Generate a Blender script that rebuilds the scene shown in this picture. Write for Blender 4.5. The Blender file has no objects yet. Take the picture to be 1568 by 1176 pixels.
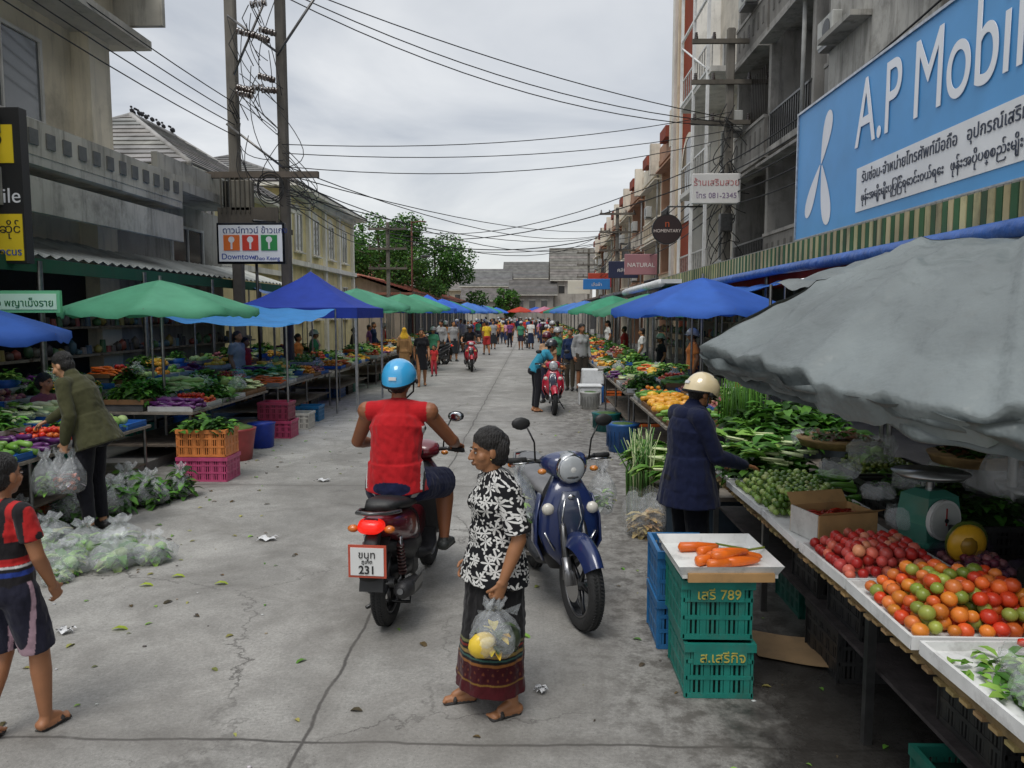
import bpy, math, random, bmesh
import numpy as np
from mathutils import Vector, Matrix, noise
R=random.Random(11)
sc=bpy.context.scene
def hx(h,k=1.0):
    h=h.lstrip('#'); o=[]
    for i in (0,2,4):
        c=int(h[i:i+2],16)/255
        o.append((c/12.92 if c<=.04045 else ((c+.055)/1.055)**2.4)*k)
    return tuple(o)
def jit(c,a=.12):
    k=1+R.uniform(-a,a)
    return tuple(max(0,min(1,x*k*(1+R.uniform(-a,a)*.3))) for x in c)
# ---------------------------------------------------------------- materials
MATS={}
def nd(nt,t,**kw):
    n=nt.nodes.new(t)
    for k,v in kw.items(): setattr(n,k,v)
    return n
def mkmat(name,rough=.7,metal=0,nscale=6,namt=.25,bump=0,bscale=40,coat=0,alpha=1,trans=0,streak=0,spec=.5,bstretch=None,emit=0,pattern=None,sheen=0,bdist=.02,dirt=0):
    m=bpy.data.materials.new(name); m.use_nodes=True; nt=m.node_tree; nt.nodes.clear()
    L=nt.links.new
    out=nd(nt,'ShaderNodeOutputMaterial'); p=nd(nt,'ShaderNodeBsdfPrincipled')
    at=nd(nt,'ShaderNodeAttribute'); at.attribute_name='Col'
    tc=nd(nt,'ShaderNodeTexCoord')
    col=at.outputs['Color']
    if pattern: col=pattern(nt,col)
    no=nd(nt,'ShaderNodeTexNoise'); no.inputs['Scale'].default_value=nscale; no.inputs['Detail'].default_value=5
    L(tc.outputs['Object'],no.inputs['Vector'])
    mr=nd(nt,'ShaderNodeMapRange'); mr.inputs['From Min'].default_value=.3; mr.inputs['From Max'].default_value=.7
    mr.inputs['To Min'].default_value=1-namt; mr.inputs['To Max'].default_value=1+namt*.4
    L(no.outputs['Fac'],mr.inputs['Value'])
    vm=nd(nt,'ShaderNodeVectorMath',operation='SCALE'); L(col,vm.inputs[0]); L(mr.outputs[0],vm.inputs['Scale'])
    col=vm.outputs[0]
    def over(src,a,b,amt,c2):
        nonlocal col
        r2=nd(nt,'ShaderNodeMapRange'); r2.inputs['From Min'].default_value=a; r2.inputs['From Max'].default_value=b
        r2.inputs['To Min'].default_value=0; r2.inputs['To Max'].default_value=amt
        L(src,r2.inputs['Value'])
        mx=nd(nt,'ShaderNodeMixRGB'); mx.inputs['Color2'].default_value=(*c2,1)
        L(r2.outputs[0],mx.inputs['Fac']); L(col,mx.inputs['Color1']); col=mx.outputs[0]
    if streak:
        mp=nd(nt,'ShaderNodeMapping'); mp.inputs['Scale'].default_value=(2.6,2.6,.35); L(tc.outputs['Object'],mp.inputs['Vector'])
        n2=nd(nt,'ShaderNodeTexNoise'); n2.inputs['Scale'].default_value=1.3; n2.inputs['Detail'].default_value=9; n2.inputs['Roughness'].default_value=.7
        L(mp.outputs[0],n2.inputs['Vector']); over(n2.outputs['Fac'],.50,.74,streak,(.06,.056,.05))
        n3=nd(nt,'ShaderNodeTexNoise'); n3.inputs['Scale'].default_value=.8; n3.inputs['Detail'].default_value=8; n3.inputs['Roughness'].default_value=.7
        L(tc.outputs['Object'],n3.inputs['Vector']); over(n3.outputs['Fac'],.53,.70,streak*.8,(.08,.075,.065))
    if dirt:
        n3=nd(nt,'ShaderNodeTexNoise'); n3.inputs['Scale'].default_value=7; n3.inputs['Detail'].default_value=8; n3.inputs['Roughness'].default_value=.75
        L(tc.outputs['Object'],n3.inputs['Vector']); over(n3.outputs['Fac'],.52,.7,dirt,(.10,.085,.065))
    L(col,p.inputs['Base Color'])
    p.inputs['Roughness'].default_value=rough; p.inputs['Metallic'].default_value=metal
    p.inputs['Specular IOR Level'].default_value=spec
    p.inputs['Coat Weight'].default_value=coat; p.inputs['Coat Roughness'].default_value=.05
    if sheen: p.inputs['Sheen Weight'].default_value=sheen
    if alpha<1: p.inputs['Alpha'].default_value=alpha
    if emit:
        L(col,p.inputs['Emission Color']); p.inputs['Emission Strength'].default_value=emit
    if bump:
        nb=nd(nt,'ShaderNodeTexNoise'); nb.inputs['Scale'].default_value=bscale; nb.inputs['Detail'].default_value=4
        src=tc.outputs['Object']
        if bstretch:
            mp=nd(nt,'ShaderNodeMapping'); mp.inputs['Scale'].default_value=bstretch; L(src,mp.inputs['Vector']); src=mp.outputs[0]
        L(src,nb.inputs['Vector'])
        bp=nd(nt,'ShaderNodeBump'); bp.inputs['Strength'].default_value=bump; bp.inputs['Distance'].default_value=bdist
        L(nb.outputs['Fac'],bp.inputs['Height']); L(bp.outputs[0],p.inputs['Normal'])
    sh=p.outputs[0]
    if trans:
        tr=nd(nt,'ShaderNodeBsdfTranslucent'); L(col,tr.inputs['Color'])
        ms=nd(nt,'ShaderNodeMixShader'); ms.inputs[0].default_value=trans
        L(sh,ms.inputs[1]); L(tr.outputs[0],ms.inputs[2]); sh=ms.outputs[0]
    L(sh,out.inputs['Surface'])
    MATS[name]=m
    return m
def floral(nt,col):
    L=nt.links.new
    uv=nd(nt,'ShaderNodeUVMap'); uv.uv_map='UVMap'
    def layer(sc_,off,npet,rad):
        mp=nd(nt,'ShaderNodeMapping'); mp.inputs['Location'].default_value=(off,off*.7,0); mp.inputs['Scale'].default_value=(sc_,sc_,1); L(uv.outputs[0],mp.inputs['Vector'])
        v=nd(nt,'ShaderNodeTexVoronoi'); v.voronoi_dimensions='2D'; v.inputs['Scale'].default_value=1; v.inputs['Randomness'].default_value=.75
        L(mp.outputs[0],v.inputs['Vector'])
        sb=nd(nt,'ShaderNodeVectorMath',operation='SUBTRACT'); L(mp.outputs[0],sb.inputs[0]); L(v.outputs['Position'],sb.inputs[1])
        sp=nd(nt,'ShaderNodeSeparateXYZ'); L(sb.outputs[0],sp.inputs[0])
        an=nd(nt,'ShaderNodeMath',operation='ARCTAN2'); L(sp.outputs[0],an.inputs[0]); L(sp.outputs[1],an.inputs[1])
        cr=nd(nt,'ShaderNodeSeparateXYZ'); L(v.outputs['Color'],cr.inputs[0])
        a2=nd(nt,'ShaderNodeMath',operation='MULTIPLY_ADD'); L(cr.outputs[0],a2.inputs[0]); a2.inputs[1].default_value=6.28; L(an.outputs[0],a2.inputs[2])
        m=nd(nt,'ShaderNodeMath',operation='MULTIPLY'); L(a2.outputs[0],m.inputs[0]); m.inputs[1].default_value=npet
        c=nd(nt,'ShaderNodeMath',operation='COSINE'); L(m.outputs[0],c.inputs[0])
        rr=nd(nt,'ShaderNodeMath',operation='MULTIPLY_ADD'); L(c.outputs[0],rr.inputs[0]); rr.inputs[1].default_value=rad*.55; rr.inputs[2].default_value=rad*.55
        lt=nd(nt,'ShaderNodeMath',operation='LESS_THAN'); L(v.outputs['Distance'],lt.inputs[0]); L(rr.outputs[0],lt.inputs[1])
        return lt.outputs[0]
    a=layer(12,0,6,.47); b=layer(20,3.3,3,.38)
    mx=nd(nt,'ShaderNodeMath',operation='MAXIMUM'); L(a,mx.inputs[0]); L(b,mx.inputs[1])
    m=nd(nt,'ShaderNodeMixRGB'); L(mx.outputs[0],m.inputs['Fac']); L(col,m.inputs['Color1']); m.inputs['Color2'].default_value=(.62,.61,.58,1)
    return m.outputs[0]
mkmat('matte',.8,namt=.25,bump=.15,bscale=30)
mkmat('wall',.9,nscale=1.3,namt=.16,bump=.15,bscale=14,streak=.42,spec=.2)
mkmat('grime',.9,nscale=1.1,namt=.3,bump=.2,bscale=10,streak=.85,spec=.2)
mkmat('paint',.28,coat=.9,namt=.06,nscale=3)
mkmat('plastic',.42,namt=.22,nscale=9,bump=.05,dirt=.3)
mkmat('dplastic',.5,namt=.3,nscale=9,bump=.1)
mkmat('metal',.35,metal=.9,namt=.3,nscale=12)
mkmat('chrome',.15,metal=1,namt=.05)
mkmat('rubber',.75,namt=.3,bump=.3,bscale=60)
mkmat('cloth',.9,namt=.15,nscale=14,bump=.6,bscale=8,bstretch=(1,1,.5),spec=.15,sheen=.1,bdist=.035)
mkmat('floral',.85,namt=.1,bump=.5,bscale=9,spec=.15,pattern=floral)
mkmat('skin',.5,namt=.14,nscale=9,bump=.05,bscale=80)
mkmat('hair',.5,namt=.5,nscale=60,bump=.9,bscale=120,bstretch=(1,1,.25))
mkmat('fabric',.75,namt=.16,nscale=2.5,trans=.4,bump=.35,bscale=3,bdist=.05)
mkmat('tarp',.45,namt=.3,nscale=2.2,bump=.9,bscale=4,spec=.4,bdist=.06,dirt=.12)
mkmat('fruit',.3,namt=.2,nscale=18,spec=.4)
mkmat('leaf',.55,namt=.35,nscale=14,trans=.2,spec=.3)
mkmat('tree',.6,namt=.4,nscale=.8,trans=.25,spec=.25)
mkmat('bag',.14,namt=.05,alpha=.27,bump=1,bscale=24,spec=.8)
mkmat('glass',.08,namt=.3,nscale=.8,spec=.8)
mkmat('sign',.45,namt=.12,nscale=1.2)
mkmat('foam',.7,namt=.15,nscale=8,dirt=.4)
mkmat('wood',.8,namt=.5,nscale=9,bump=.3)
mkmat('roof',.8,namt=.4,nscale=1.5,bump=.6,bscale=8,streak=.4)
mkmat('lampred',.25,emit=1.2,namt=0)
mkmat('lampw',.3,emit=1.5,namt=0)
# ---------------------------------------------------------------- builder
def ico(l):
    bm=bmesh.new(); bmesh.ops.create_icosphere(bm,subdivisions=l,radius=1)
    v=np.array([x.co[:] for x in bm.verts]); f=[tuple(a.index for a in q.verts) for q in bm.faces]; bm.free(); return v,f
ICO={1:ico(1),2:ico(2),3:ico(3)}
def frame(d):
    d=np.array(d,float); d/=np.linalg.norm(d)+1e-9
    a=np.array([0,0,1.]) if abs(d[2])<.9 else np.array([0,1.,0])
    u=np.cross(a,d); u/=np.linalg.norm(u); return u,np.cross(d,u),d
class B:
    def __init__(s,name): s.n=name;s.V=[];s.F=[];s.C=[];s.MI=[];s.S=[];s.m=[];s.nv=0;s.M=Matrix()
    def add(s,v,f,col,mat='matte',sm=False,M=None):
        v=np.asarray(v,float).reshape(-1,3)
        T=s.M if M is None else s.M@M
        A=np.array(T); v=v@A[:3,:3].T+A[:3,3]
        n=len(v); o=s.nv
        c=np.asarray(col,float)
        if c.ndim==1: c=np.tile(c[:3],(n,1))
        s.V.append(v); s.C.append(c); s.F.extend([tuple(i+o for i in q) for q in f])
        if mat not in s.m: s.m.append(mat)
        k=s.m.index(mat); s.MI.extend([k]*len(f)); s.S.extend([sm]*len(f)); s.nv+=n
    def box(s,c,sz,col,mat='matte',bev=0,M=None,rz=0):
        x,y,z=[a/2 for a in sz]
        T=Matrix.Translation(c)@Matrix.Rotation(rz,4,'Z')
        if M is not None: T=M@T
        if not bev:
            v=[(a*x,b*y,d*z) for a in(-1,1) for b in(-1,1) for d in(-1,1)]
            f=[(0,1,3,2),(4,6,7,5),(0,4,5,1),(2,3,7,6),(0,2,6,4),(1,5,7,3)]
            s.add(v,f,col,mat,False,T); return
        e=min(bev,x*.9,y*.9,z*.9); v=[];ix={}
        for a in(-1,1):
            for b in(-1,1):
                for d in(-1,1):
                    for k in range(3):
                        q=[a*(x-e),b*(y-e),d*(z-e)]; q[k]=(a*x,b*y,d*z)[k]; ix[(a,b,d,k)]=len(v); v.append(q)
        f=[]
        for a in(-1,1):
            f.append([ix[(a,p,q,0)] for p,q in((-1,-1),(1,-1),(1,1),(-1,1))][::a])
            f.append([ix[(p,a,q,1)] for p,q in((-1,-1),(1,-1),(1,1),(-1,1))][::-a])
            f.append([ix[(p,q,a,2)] for p,q in((-1,-1),(1,-1),(1,1),(-1,1))][::a])
            for b in(-1,1):
                f.append([ix[(a,b,-1,0)],ix[(a,b,1,0)],ix[(a,b,1,1)],ix[(a,b,-1,1)]])
                f.append([ix[(a,-1,b,0)],ix[(a,1,b,0)],ix[(a,1,b,2)],ix[(a,-1,b,2)]])
                f.append([ix[(-1,a,b,1)],ix[(1,a,b,1)],ix[(1,a,b,2)],ix[(-1,a,b,2)]])
                for d in(-1,1): f.append([ix[(a,b,d,0)],ix[(a,b,d,1)],ix[(a,b,d,2)]])
        s.add(v,f,col,mat,False,T)
    def ell(s,c,r,col,mat='matte',l=2,rot=None,M=None):
        if not hasattr(r,'__len__'): r=(r,r,r)
        T=Matrix.Translation(c)
        if rot is not None: T=T@rot
        T=T@Matrix.Diagonal((r[0],r[1],r[2],1))
        if M is not None: T=M@T
        s.add(ICO[l][0],ICO[l][1],col,mat,True,T)
    def loft(s,rings,col,mat='matte',sm=True,cap=True,closed=True):
        n=len(rings[0]); v=[p for r in rings for p in r]; f=[]
        for i in range(len(rings)-1):
            for j in range(n if closed else n-1):
                k=(j+1)%n; f.append((i*n+j,i*n+k,(i+1)*n+k,(i+1)*n+j))
        if cap: f.append(tuple(range(n))[::-1]); f.append(tuple(range((len(rings)-1)*n,len(rings)*n)))
        s.add(v,f,col,mat,sm)
    def tube(s,pts,r,col,mat='metal',seg=8,k=1,up=None,cap=True):
        pts=[np.array(p,float) for p in pts]
        if not hasattr(r,'__len__'): r=[r]*len(pts)
        rings=[];u0=None
        for i,p in enumerate(pts):
            d=pts[min(i+1,len(pts)-1)]-pts[max(i-1,0)]; d/=np.linalg.norm(d)+1e-9
            if u0 is None:
                if up is not None: u0=np.array(up,float)
                else: u0=frame(d)[0]
            u=u0-d*(u0@d); u/=np.linalg.norm(u)+1e-9; w=np.cross(d,u); u0=u
            rings.append([p+r[i]*(k*math.cos(a)*u+math.sin(a)*w) for a in [2*math.pi*j/seg for j in range(seg)]])
        s.loft(rings,col,mat,True,cap)
    def cyl(s,p0,p1,r,col,mat='metal',seg=12,r1=None):
        u,w,d=frame(np.array(p1,float)-np.array(p0,float)); r1=r if r1 is None else r1
        rings=[[np.array(p)+rr*(math.cos(a)*u+math.sin(a)*w) for a in [2*math.pi*j/seg for j in range(seg)]] for p,rr in((p0,r),(p1,r1))]
        n=seg; v=rings[0]+rings[1]
        s.add(v,[(j,(j+1)%n,n+(j+1)%n,n+j) for j in range(n)],col,mat,True)
        s.add(v,[tuple(range(n))[::-1],tuple(range(n,2*n))],col,mat,False)
    def quad(s,a,b,c,d,col,mat='matte'):
        s.add([a,b,c,d],[(0,1,2,3)],col,mat)
    def grid(s,fn,nu,nv,col,mat='matte',sm=True):
        v=[fn(i/nu,j/nv) for i in range(nu+1) for j in range(nv+1)]
        f=[(i*(nv+1)+j,(i+1)*(nv+1)+j,(i+1)*(nv+1)+j+1,i*(nv+1)+j+1) for i in range(nu) for j in range(nv)]
        s.add(v,f,col,mat,sm)
    def done(s,loc=(0,0,0),rz=0,parent=None,uv=None,scale=1):
        me=bpy.data.meshes.new(s.n)
        V=np.concatenate(s.V); me.from_pydata(V.tolist(),[],s.F)
        me.polygons.foreach_set('material_index',s.MI); me.polygons.foreach_set('use_smooth',s.S)
        for m in s.m: me.materials.append(MATS[m])
        ca=me.color_attributes.new('Col','FLOAT_COLOR','POINT')
        C=np.concatenate(s.C); ca.data.foreach_set('color',np.concatenate([C,np.ones((len(C),1))],1).ravel())
        if uv is not None:
            ul=me.uv_layers.new(name='UVMap'); li=np.zeros(len(me.loops),int); me.loops.foreach_get('vertex_index',li)
            U=uv(V); ul.data.foreach_set('uv',U[li].ravel())
        me.update()
        o=bpy.data.objects.new(s.n,me); sc.collection.objects.link(o)
        o.location=loc; o.rotation_euler=(0,0,rz); o.scale=(scale,)*3
        if parent: o.parent=parent
        return o
TM={}
def text(parent,name,st,M,size,col,align='LEFT',sx=1,ext=.003,bold=0):
    cu=bpy.data.curves.new(name,'FONT'); cu.body=st; cu.size=size; cu.align_x=align; cu.extrude=ext; cu.offset=bold
    key=tuple(col)
    if key not in TM:
        m=bpy.data.materials.new('lettering'); m.use_nodes=True; p=m.node_tree.nodes['Principled BSDF']
        p.inputs['Base Color'].default_value=(*col,1); p.inputs['Roughness'].default_value=.5; TM[key]=m
    cu.materials.append(TM[key])
    o=bpy.data.objects.new(name,cu); sc.collection.objects.link(o); o.parent=parent
    o.matrix_local=M@Matrix.Diagonal((sx,1,1,1)); return o
FRONT=Matrix.Rotation(math.radians(90),4,'X')
def Mrows(x,y,z): return Matrix(((x[0],y[0],z[0],0),(x[1],y[1],z[1],0),(x[2],y[2],z[2],0),(0,0,0,1)))
RSIDE=Mrows((0,-1,0),(0,0,1),(-1,0,0))
T=lambda x,y,z: Matrix.Translation((x,y,z))
# ---------------------------------------------------------------- figures
def V3(*a): return np.array(a,float)
def nrm(v): v=np.array(v,float); return v/(np.linalg.norm(v)+1e-9)
class Fig:
    def __init__(s): s.P=[]; s.b=B('tmp')
    def seg(s,p0,p1,r0,r1,lab,w=(1,0,0),k=1.0,flat=False):
        p0=V3(*p0);p1=V3(*p1); d=nrm(p1-p0); w=V3(*w); w=w-d*(w@d)
        if np.linalg.norm(w)<1e-3: w=frame(d)[0]
        w=nrm(w); x=np.cross(d,w); s.P.append(('s',p0,p1,r0,r1,lab,w,k,flat))
        n=18; rings=[]
        def ring(c,r): return [c+r*(k*math.cos(a)*w+math.sin(a)*x) for a in [2*math.pi*j/n for j in range(n)]]
        if not flat:
            for a in(80,50,25): rings.append(ring(p0-d*r0*math.sin(math.radians(a)),r0*math.cos(math.radians(a))))
        else: rings.append(ring(p0-d*.002,r0))
        rings.append(ring(p0,r0)); rings.append(ring((p0+p1)/2,(r0+r1)/2)); rings.append(ring(p1,r1))
        if not flat:
            for a in(25,50,80): rings.append(ring(p1+d*r1*math.sin(math.radians(a)),r1*math.cos(math.radians(a))))
        else: rings.append(ring(p1+d*.002,r1))
        s.b.loft(rings,(0,0,0))
    def ell(s,c,r,lab,Rm=None):
        Rm=np.eye(3) if Rm is None else np.array(Rm); s.P.append(('e',V3(*c),V3(*r),Rm,lab))
        s.b.add((ICO[2][0]*V3(*r))@Rm.T+V3(*c),ICO[2][1],(0,0,0))
    def build(s,vox,sm=2):
        V=np.concatenate(s.b.V)
        me=bpy.data.meshes.new('t'); me.from_pydata(V.tolist(),[],s.b.F); ob=bpy.data.objects.new('t',me); sc.collection.objects.link(ob)
        m=ob.modifiers.new('r','REMESH'); m.mode='VOXEL'; m.voxel_size=vox; m.adaptivity=0
        q=ob.modifiers.new('s','SMOOTH'); q.factor=.5; q.iterations=sm
        dg=bpy.context.evaluated_depsgraph_get(); m2=bpy.data.meshes.new_from_object(ob.evaluated_get(dg))
        P=np.zeros(len(m2.vertices)*3); m2.vertices.foreach_get('co',P); P=P.reshape(-1,3)
        F=[tuple(p.vertices) for p in m2.polygons]
        bpy.data.objects.remove(ob); bpy.data.meshes.remove(me); bpy.data.meshes.remove(m2)
        best=np.full(len(P),1e9); lab=np.zeros(len(P),int); names=[]
        for q in s.P:
            if q[0]=='s':
                _,p0,p1,r0,r1,lb,w,k,fl=q; d=p1-p0; ln=math.sqrt(d@d)+1e-9; tu=((P-p0)@d)/(ln*ln); t=np.clip(tu,0,1); z=P-(p0+t[:,None]*d)
                a=z@w; rest=np.maximum((z*z).sum(1)-a*a,0); D=np.sqrt((a/k)**2+rest)-(r0+(r1-r0)*t)
                if fl: D=D+np.where(np.abs(tu-t)*ln>vox*.8,5.0,0)
            else:
                _,c,r,Rm,lb=q; z=((P-c)@Rm)/r; D=(np.linalg.norm(z,axis=1)-1)*r.min()
            if lb not in names: names.append(lb)
            i=names.index(lb); m=D<best; best[m]=D[m]; lab[m]=i
        return P,F,lab,names
def hand(f,wr,d,n,side,curl=.35,s=1.0,rad=1.0,spread=.08):
    d=nrm(d); n=nrm(V3(*n)-d*(V3(*n)@d)); t=nrm(np.cross(n,d))*side
    L=.085*s
    f.seg(wr,wr+d*L,.017*s,.0145*s,'skin',w=t,k=2.3)
    ln=[.068,.076,.071,.055]
    for i in range(4):
        off=(1.5-i)*.0205*s
        p=wr+d*L*.95+t*off; dd=nrm(d+t*spread*(1.5-i)*.6); nn=n; a=curl*(1+.1*i)
        for j,(fr,rr) in enumerate(((.45,.0095),(.3,.0085),(.25,.0075))):
            d2=nrm(dd*math.cos(a)+nn*math.sin(a)); nn=nrm(nn*math.cos(a)-dd*math.sin(a)); dd=d2; q=p+dd*ln[i]*fr*s
            f.seg(p,q,rr*s*rad,(rr-.0008)*s*rad,'skin'); p=q
    p=wr+d*.022*s+t*.028*s; dd=nrm(d*.75+t*.75+n*.2)
    q=p+dd*.04*s; f.seg(p,q,.0125*s*rad,.0105*s*rad,'skin'); dd=nrm(d+t*.25+n*(.25+curl)); q2=q+dd*.032*s; f.seg(q,q2,.0105*s*rad,.009*s*rad,'skin')
SKIN=hx('a8744f'); HAIR=(.012,.01,.009)
def human(name,loc,heading,H=1.65,skin=SKIN,hair=HAIR,top=hx('405060'),bot=hx('20232b'),shoe=(.03,.03,.03),sleeve='short',legs='pants',pose=None,
          vox=.013,fem=False,bel=0,helmet=None,paint=None,hairlen='short',fat=1.0,hem=.5,extra=None,topmat='cloth',botmat='cloth',hd=(0,0),foot='shoe',collar=False,eyes=True,topflare=0,headscale=1.0,tr=1.08,hemk=.35,arm=1.0):
    J=dict(pel=(0,0,.94),waist=(0,0,1.08),chest=(0,.0,1.27),neck=(0,-.015,1.43),head=(0,.02,1.585),
        shR=(.17,-.015,1.385),shL=(-.17,-.015,1.385),elR=(.215,-.04,1.11),elL=(-.215,-.04,1.11),wrR=(.22,.05,.87),wrL=(-.22,.05,.87),
        hipR=(.085,0,.91),hipL=(-.085,0,.91),knR=(.095,.03,.5),knL=(-.095,.03,.5),anR=(.1,-.02,.085),anL=(-.1,-.02,.085),
        hR=None,hL=None,nR=(-1,0,0),nL=(1,0,0),cR=.35,cL=.35,fR=(0.12,1,0),fL=(-.12,1,0))
    if fem: J.update(shR=(.15,-.015,1.37),shL=(-.15,-.015,1.37),elR=(.19,-.04,1.1),elL=(-.19,-.04,1.1))
    if pose: J.update(pose)
    J={k:(V3(*v) if isinstance(v,tuple) else v) for k,v in J.items()}
    f=Fig(); W=J['shR']-J['shL']; W=nrm(W); HW=nrm(J['hipR']-J['hipL'])
    pel,wa,ch,nk=J['pel'],J['waist'],J['chest'],J['neck']
    g=fat; gt=g*tr; kk=1/tr**.7
    tl='top'
    f.seg(pel,wa,.105*gt,.1*gt,tl,w=HW,k=1.42*kk)
    f.seg(wa,ch,.102*gt,.112*gt,tl,w=W,k=1.34*kk)
    f.seg(ch,ch+(nk-ch)*.55,.112*gt,.085*gt,tl,w=W,k=1.42*kk)
    f.seg(J['shR']-W*.02,J['shL']+W*.02,.058*g,.058*g,tl)
    for h in('R','L'): f.seg(nk+V3(0,0,-.015),J['sh'+h],.052,.05*g,tl)
    fwd=nrm(np.cross(V3(0,0,1),W))
    if fem:
        for sgn in(-1,1): f.ell(ch+W*sgn*.065+fwd*.075*tr+V3(0,0,-.01),(.06*g,.06*g,.065*g),tl)
    if bel: f.ell(wa+fwd*.05+V3(0,0,-.01),(.13*g,.09+bel,.13),tl)
    if legs!='dress':
        hemc=pel+(pel-wa)*hemk
        f.seg(wa,hemc,.106*gt,(.116+topflare)*gt,tl,w=HW,k=1.40*kk,flat=True)
    f.ell(pel-fwd*.04+V3(0,0,-.03),(.145*g,.1*gt,.1*g),'bot' if legs!='dress' else tl)
    if collar: f.seg(nk+V3(0,-.01,-.02),nk+V3(0,0,.035),.072,.066,tl)
    hc=J['head']; f.seg(nk+V3(0,0,-.03),hc+V3(0,-.01,-.05),.054,.05,'skin')
    yaw,pit=[math.radians(a) for a in hd]
    HM=np.array((Matrix.Rotation(yaw,3,'Z')@Matrix.Rotation(pit,3,'X')))*headscale
    Hn=HM/headscale
    hp=lambda x,y,z: hc+HM@V3(x,y,z)
    he=lambda c,r,l: f.ell(hp(*c),V3(*r)*headscale,l,Hn)
    he((0,-.012,.03),(.073,.092,.085),'skin'); he((0,.018,-.03),(.060,.07,.083),'skin'); he((0,.036,-.085),(.036,.035,.026),'skin')
    he((.035,.045,-.03),(.028,.03,.03),'skin'); he((-.035,.045,-.03),(.028,.03,.03),'skin')
    f.seg(hp(0,.084,.005),hp(0,.102,-.032),.008,.0125,'skin'); he((.012,.094,-.036),(.009,.01,.007),'skin'); he((-.012,.094,-.036),(.009,.01,.007),'skin')
    he((0,.083,-.0615),(.024,.012,.006),'lip'); he((0,.081,-.071),(.019,.012,.006),'lip')
    for q in(-1,1):
        he((q*.074,-.005,-.012),(.010,.019,.031),'skin')
        he((q*.03,.078,.021),(.019,.008,.004),'hair')
    if hairlen!='none':
        he((0,-.022,.046),(.080,.094,.086),'hair'); he((0,-.045,-.005),(.076,.064,.08),'hair')
        if hairlen=='bob':
            he((0,-.045,-.015),(.086,.070,.085),'hair'); he((0,-.022,.05),(.086,.098,.088),'hair')
            he((0,-.085,-.055),(.058,.04,.05),'hair'); he((.06,-.07,.0),(.035,.045,.06),'hair'); he((-.06,-.07,.0),(.035,.045,.06),'hair'); he((0,-.1,.03),(.06,.04,.06),'hair')
        if hairlen=='long': he((0,-.065,-.08),(.07,.04,.12),'hair'); he((0,-.075,-.16),(.055,.03,.09),'hair')
        if hairlen=='bun': he((0,-.12,.03),(.035,.035,.035),'hair')
        if hairlen=='hijab':
            he((0,-.02,-.02),(.088,.09,.12),'hair'); f.seg(hp(0,-.02,-.05),hp(0,0,-.2),.085,.15,'hair',w=W,k=1.2)
    for h,sg in(('R',1),('L',-1)):
        S,E,Wr=J['sh'+h],J['el'+h],J['wr'+h]
        al='top' if sleeve=='long' else 'skin'; ex=.014 if sleeve=='long' else 0; ga=g*arm
        f.seg(S,E,.047*ga+ex,.037*ga+ex,al); m=E+(Wr-E)*.3
        f.seg(E,m,.038*ga+ex,.038*ga+ex,al); f.seg(m,Wr-(Wr-E)*(.06 if ex else 0),.038*ga+ex,.025+ex*1.2,al)
        if sleeve=='long': f.seg(E,Wr,.03,.024,'skin')
        if sleeve=='short': f.seg(S,S+(E-S)*.62,.056*g,.060*g,'top',flat=True); f.ell(S,(.058*g,.058*g,.058*g),'top')
        if sleeve=='elbow': f.seg(S,S+(E-S)*.9,.062*g,.068*g,'top',flat=True); f.ell(S,(.062*g,.062*g,.062*g),'top')
        if sleeve=='none': f.ell(S+W*sg*.02,(.052*g,.052*g,.055*g),'skin')
        hd_=J['h'+h] if J['h'+h] is not None else (Wr-E)
        n_=J['n'+h]
        dd=nrm(hd_); nn=nrm(n_-dd*(n_@dd)); th=np.cross(nn,dd)
        sd=1 if (th@fwd+th[2]*.3)>=0 else -1
        hand(f,Wr,dd,nn,J.get('t'+h,sd),J['c'+h],1.0,1.0 if vox<.008 else 1.15)
    for h,sg in(('R',1),('L',-1)):
        Hp,K,A=J['hip'+h],J['kn'+h],J['an'+h]
        ex=.014
        if legs=='pants':
            f.seg(Hp,K,.088*g,.06*g+ex,'bot'); f.seg(K,A+(K-A)*.08,.06*g+ex,.05+ex*.3,'bot',flat=True); f.ell(K,(.06*g+ex,)*3,'bot'); f.seg(K,A,.04,.035,'skin')
        else:
            f.seg(Hp,K,.082*g,.056*g,'skin'); m=K+(A-K)*.3; f.seg(K,m,.054*g,.056*g,'skin'); f.seg(m,A,.056*g,.034,'skin')
            if legs=='shorts': f.seg(Hp,Hp+(K-Hp)*.92,.1*g,.094*g,'bot',flat=True); f.ell(Hp,(.1*g,)*3,'bot')
        fd=nrm(J['f'+h]); heel=A+V3(0,0,-.045)-fd*.035; toe=A+V3(0,0,-.052)+fd*.13
        up=V3(0,0,1); sdv=nrm(np.cross(fd,up))
        fl='shoe' if foot=='shoe' else 'skin'
        f.seg(A,heel+fd*.02,.034,.036,fl); f.seg(heel,toe,.036 if foot=='shoe' else .03,.027 if foot=='shoe' else .019,fl,w=sdv,k=1.35)
        f.seg(A+V3(0,0,.0),A+V3(0,0,-.03)+fd*.08,.032,.024,fl)
        if foot!='shoe':
            for i in range(5):
                q=toe+sdv*sg*(-.026+.0135*i)+fd*(.018-.007*max(0,i-.5)); f.ell(q,(.011 if i==0 else .0085,.016,.009),'skin')
            f.seg(heel+V3(0,0,-.026),toe+V3(0,0,-.018)+fd*.012,.012,.012,'sole',w=sdv,k=3.2)
            f.seg(toe-fd*.045-sdv*.036,toe-fd*.05+V3(0,0,.022),.011,.012,'sole'); f.seg(toe-fd*.045+sdv*.036,toe-fd*.05+V3(0,0,.022),.011,.012,'sole')
        else: f.seg(heel+V3(0,0,-.026),toe+V3(0,0,-.02)+fd*.01,.014,.014,'sole',w=sdv,k=2.9)
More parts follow.
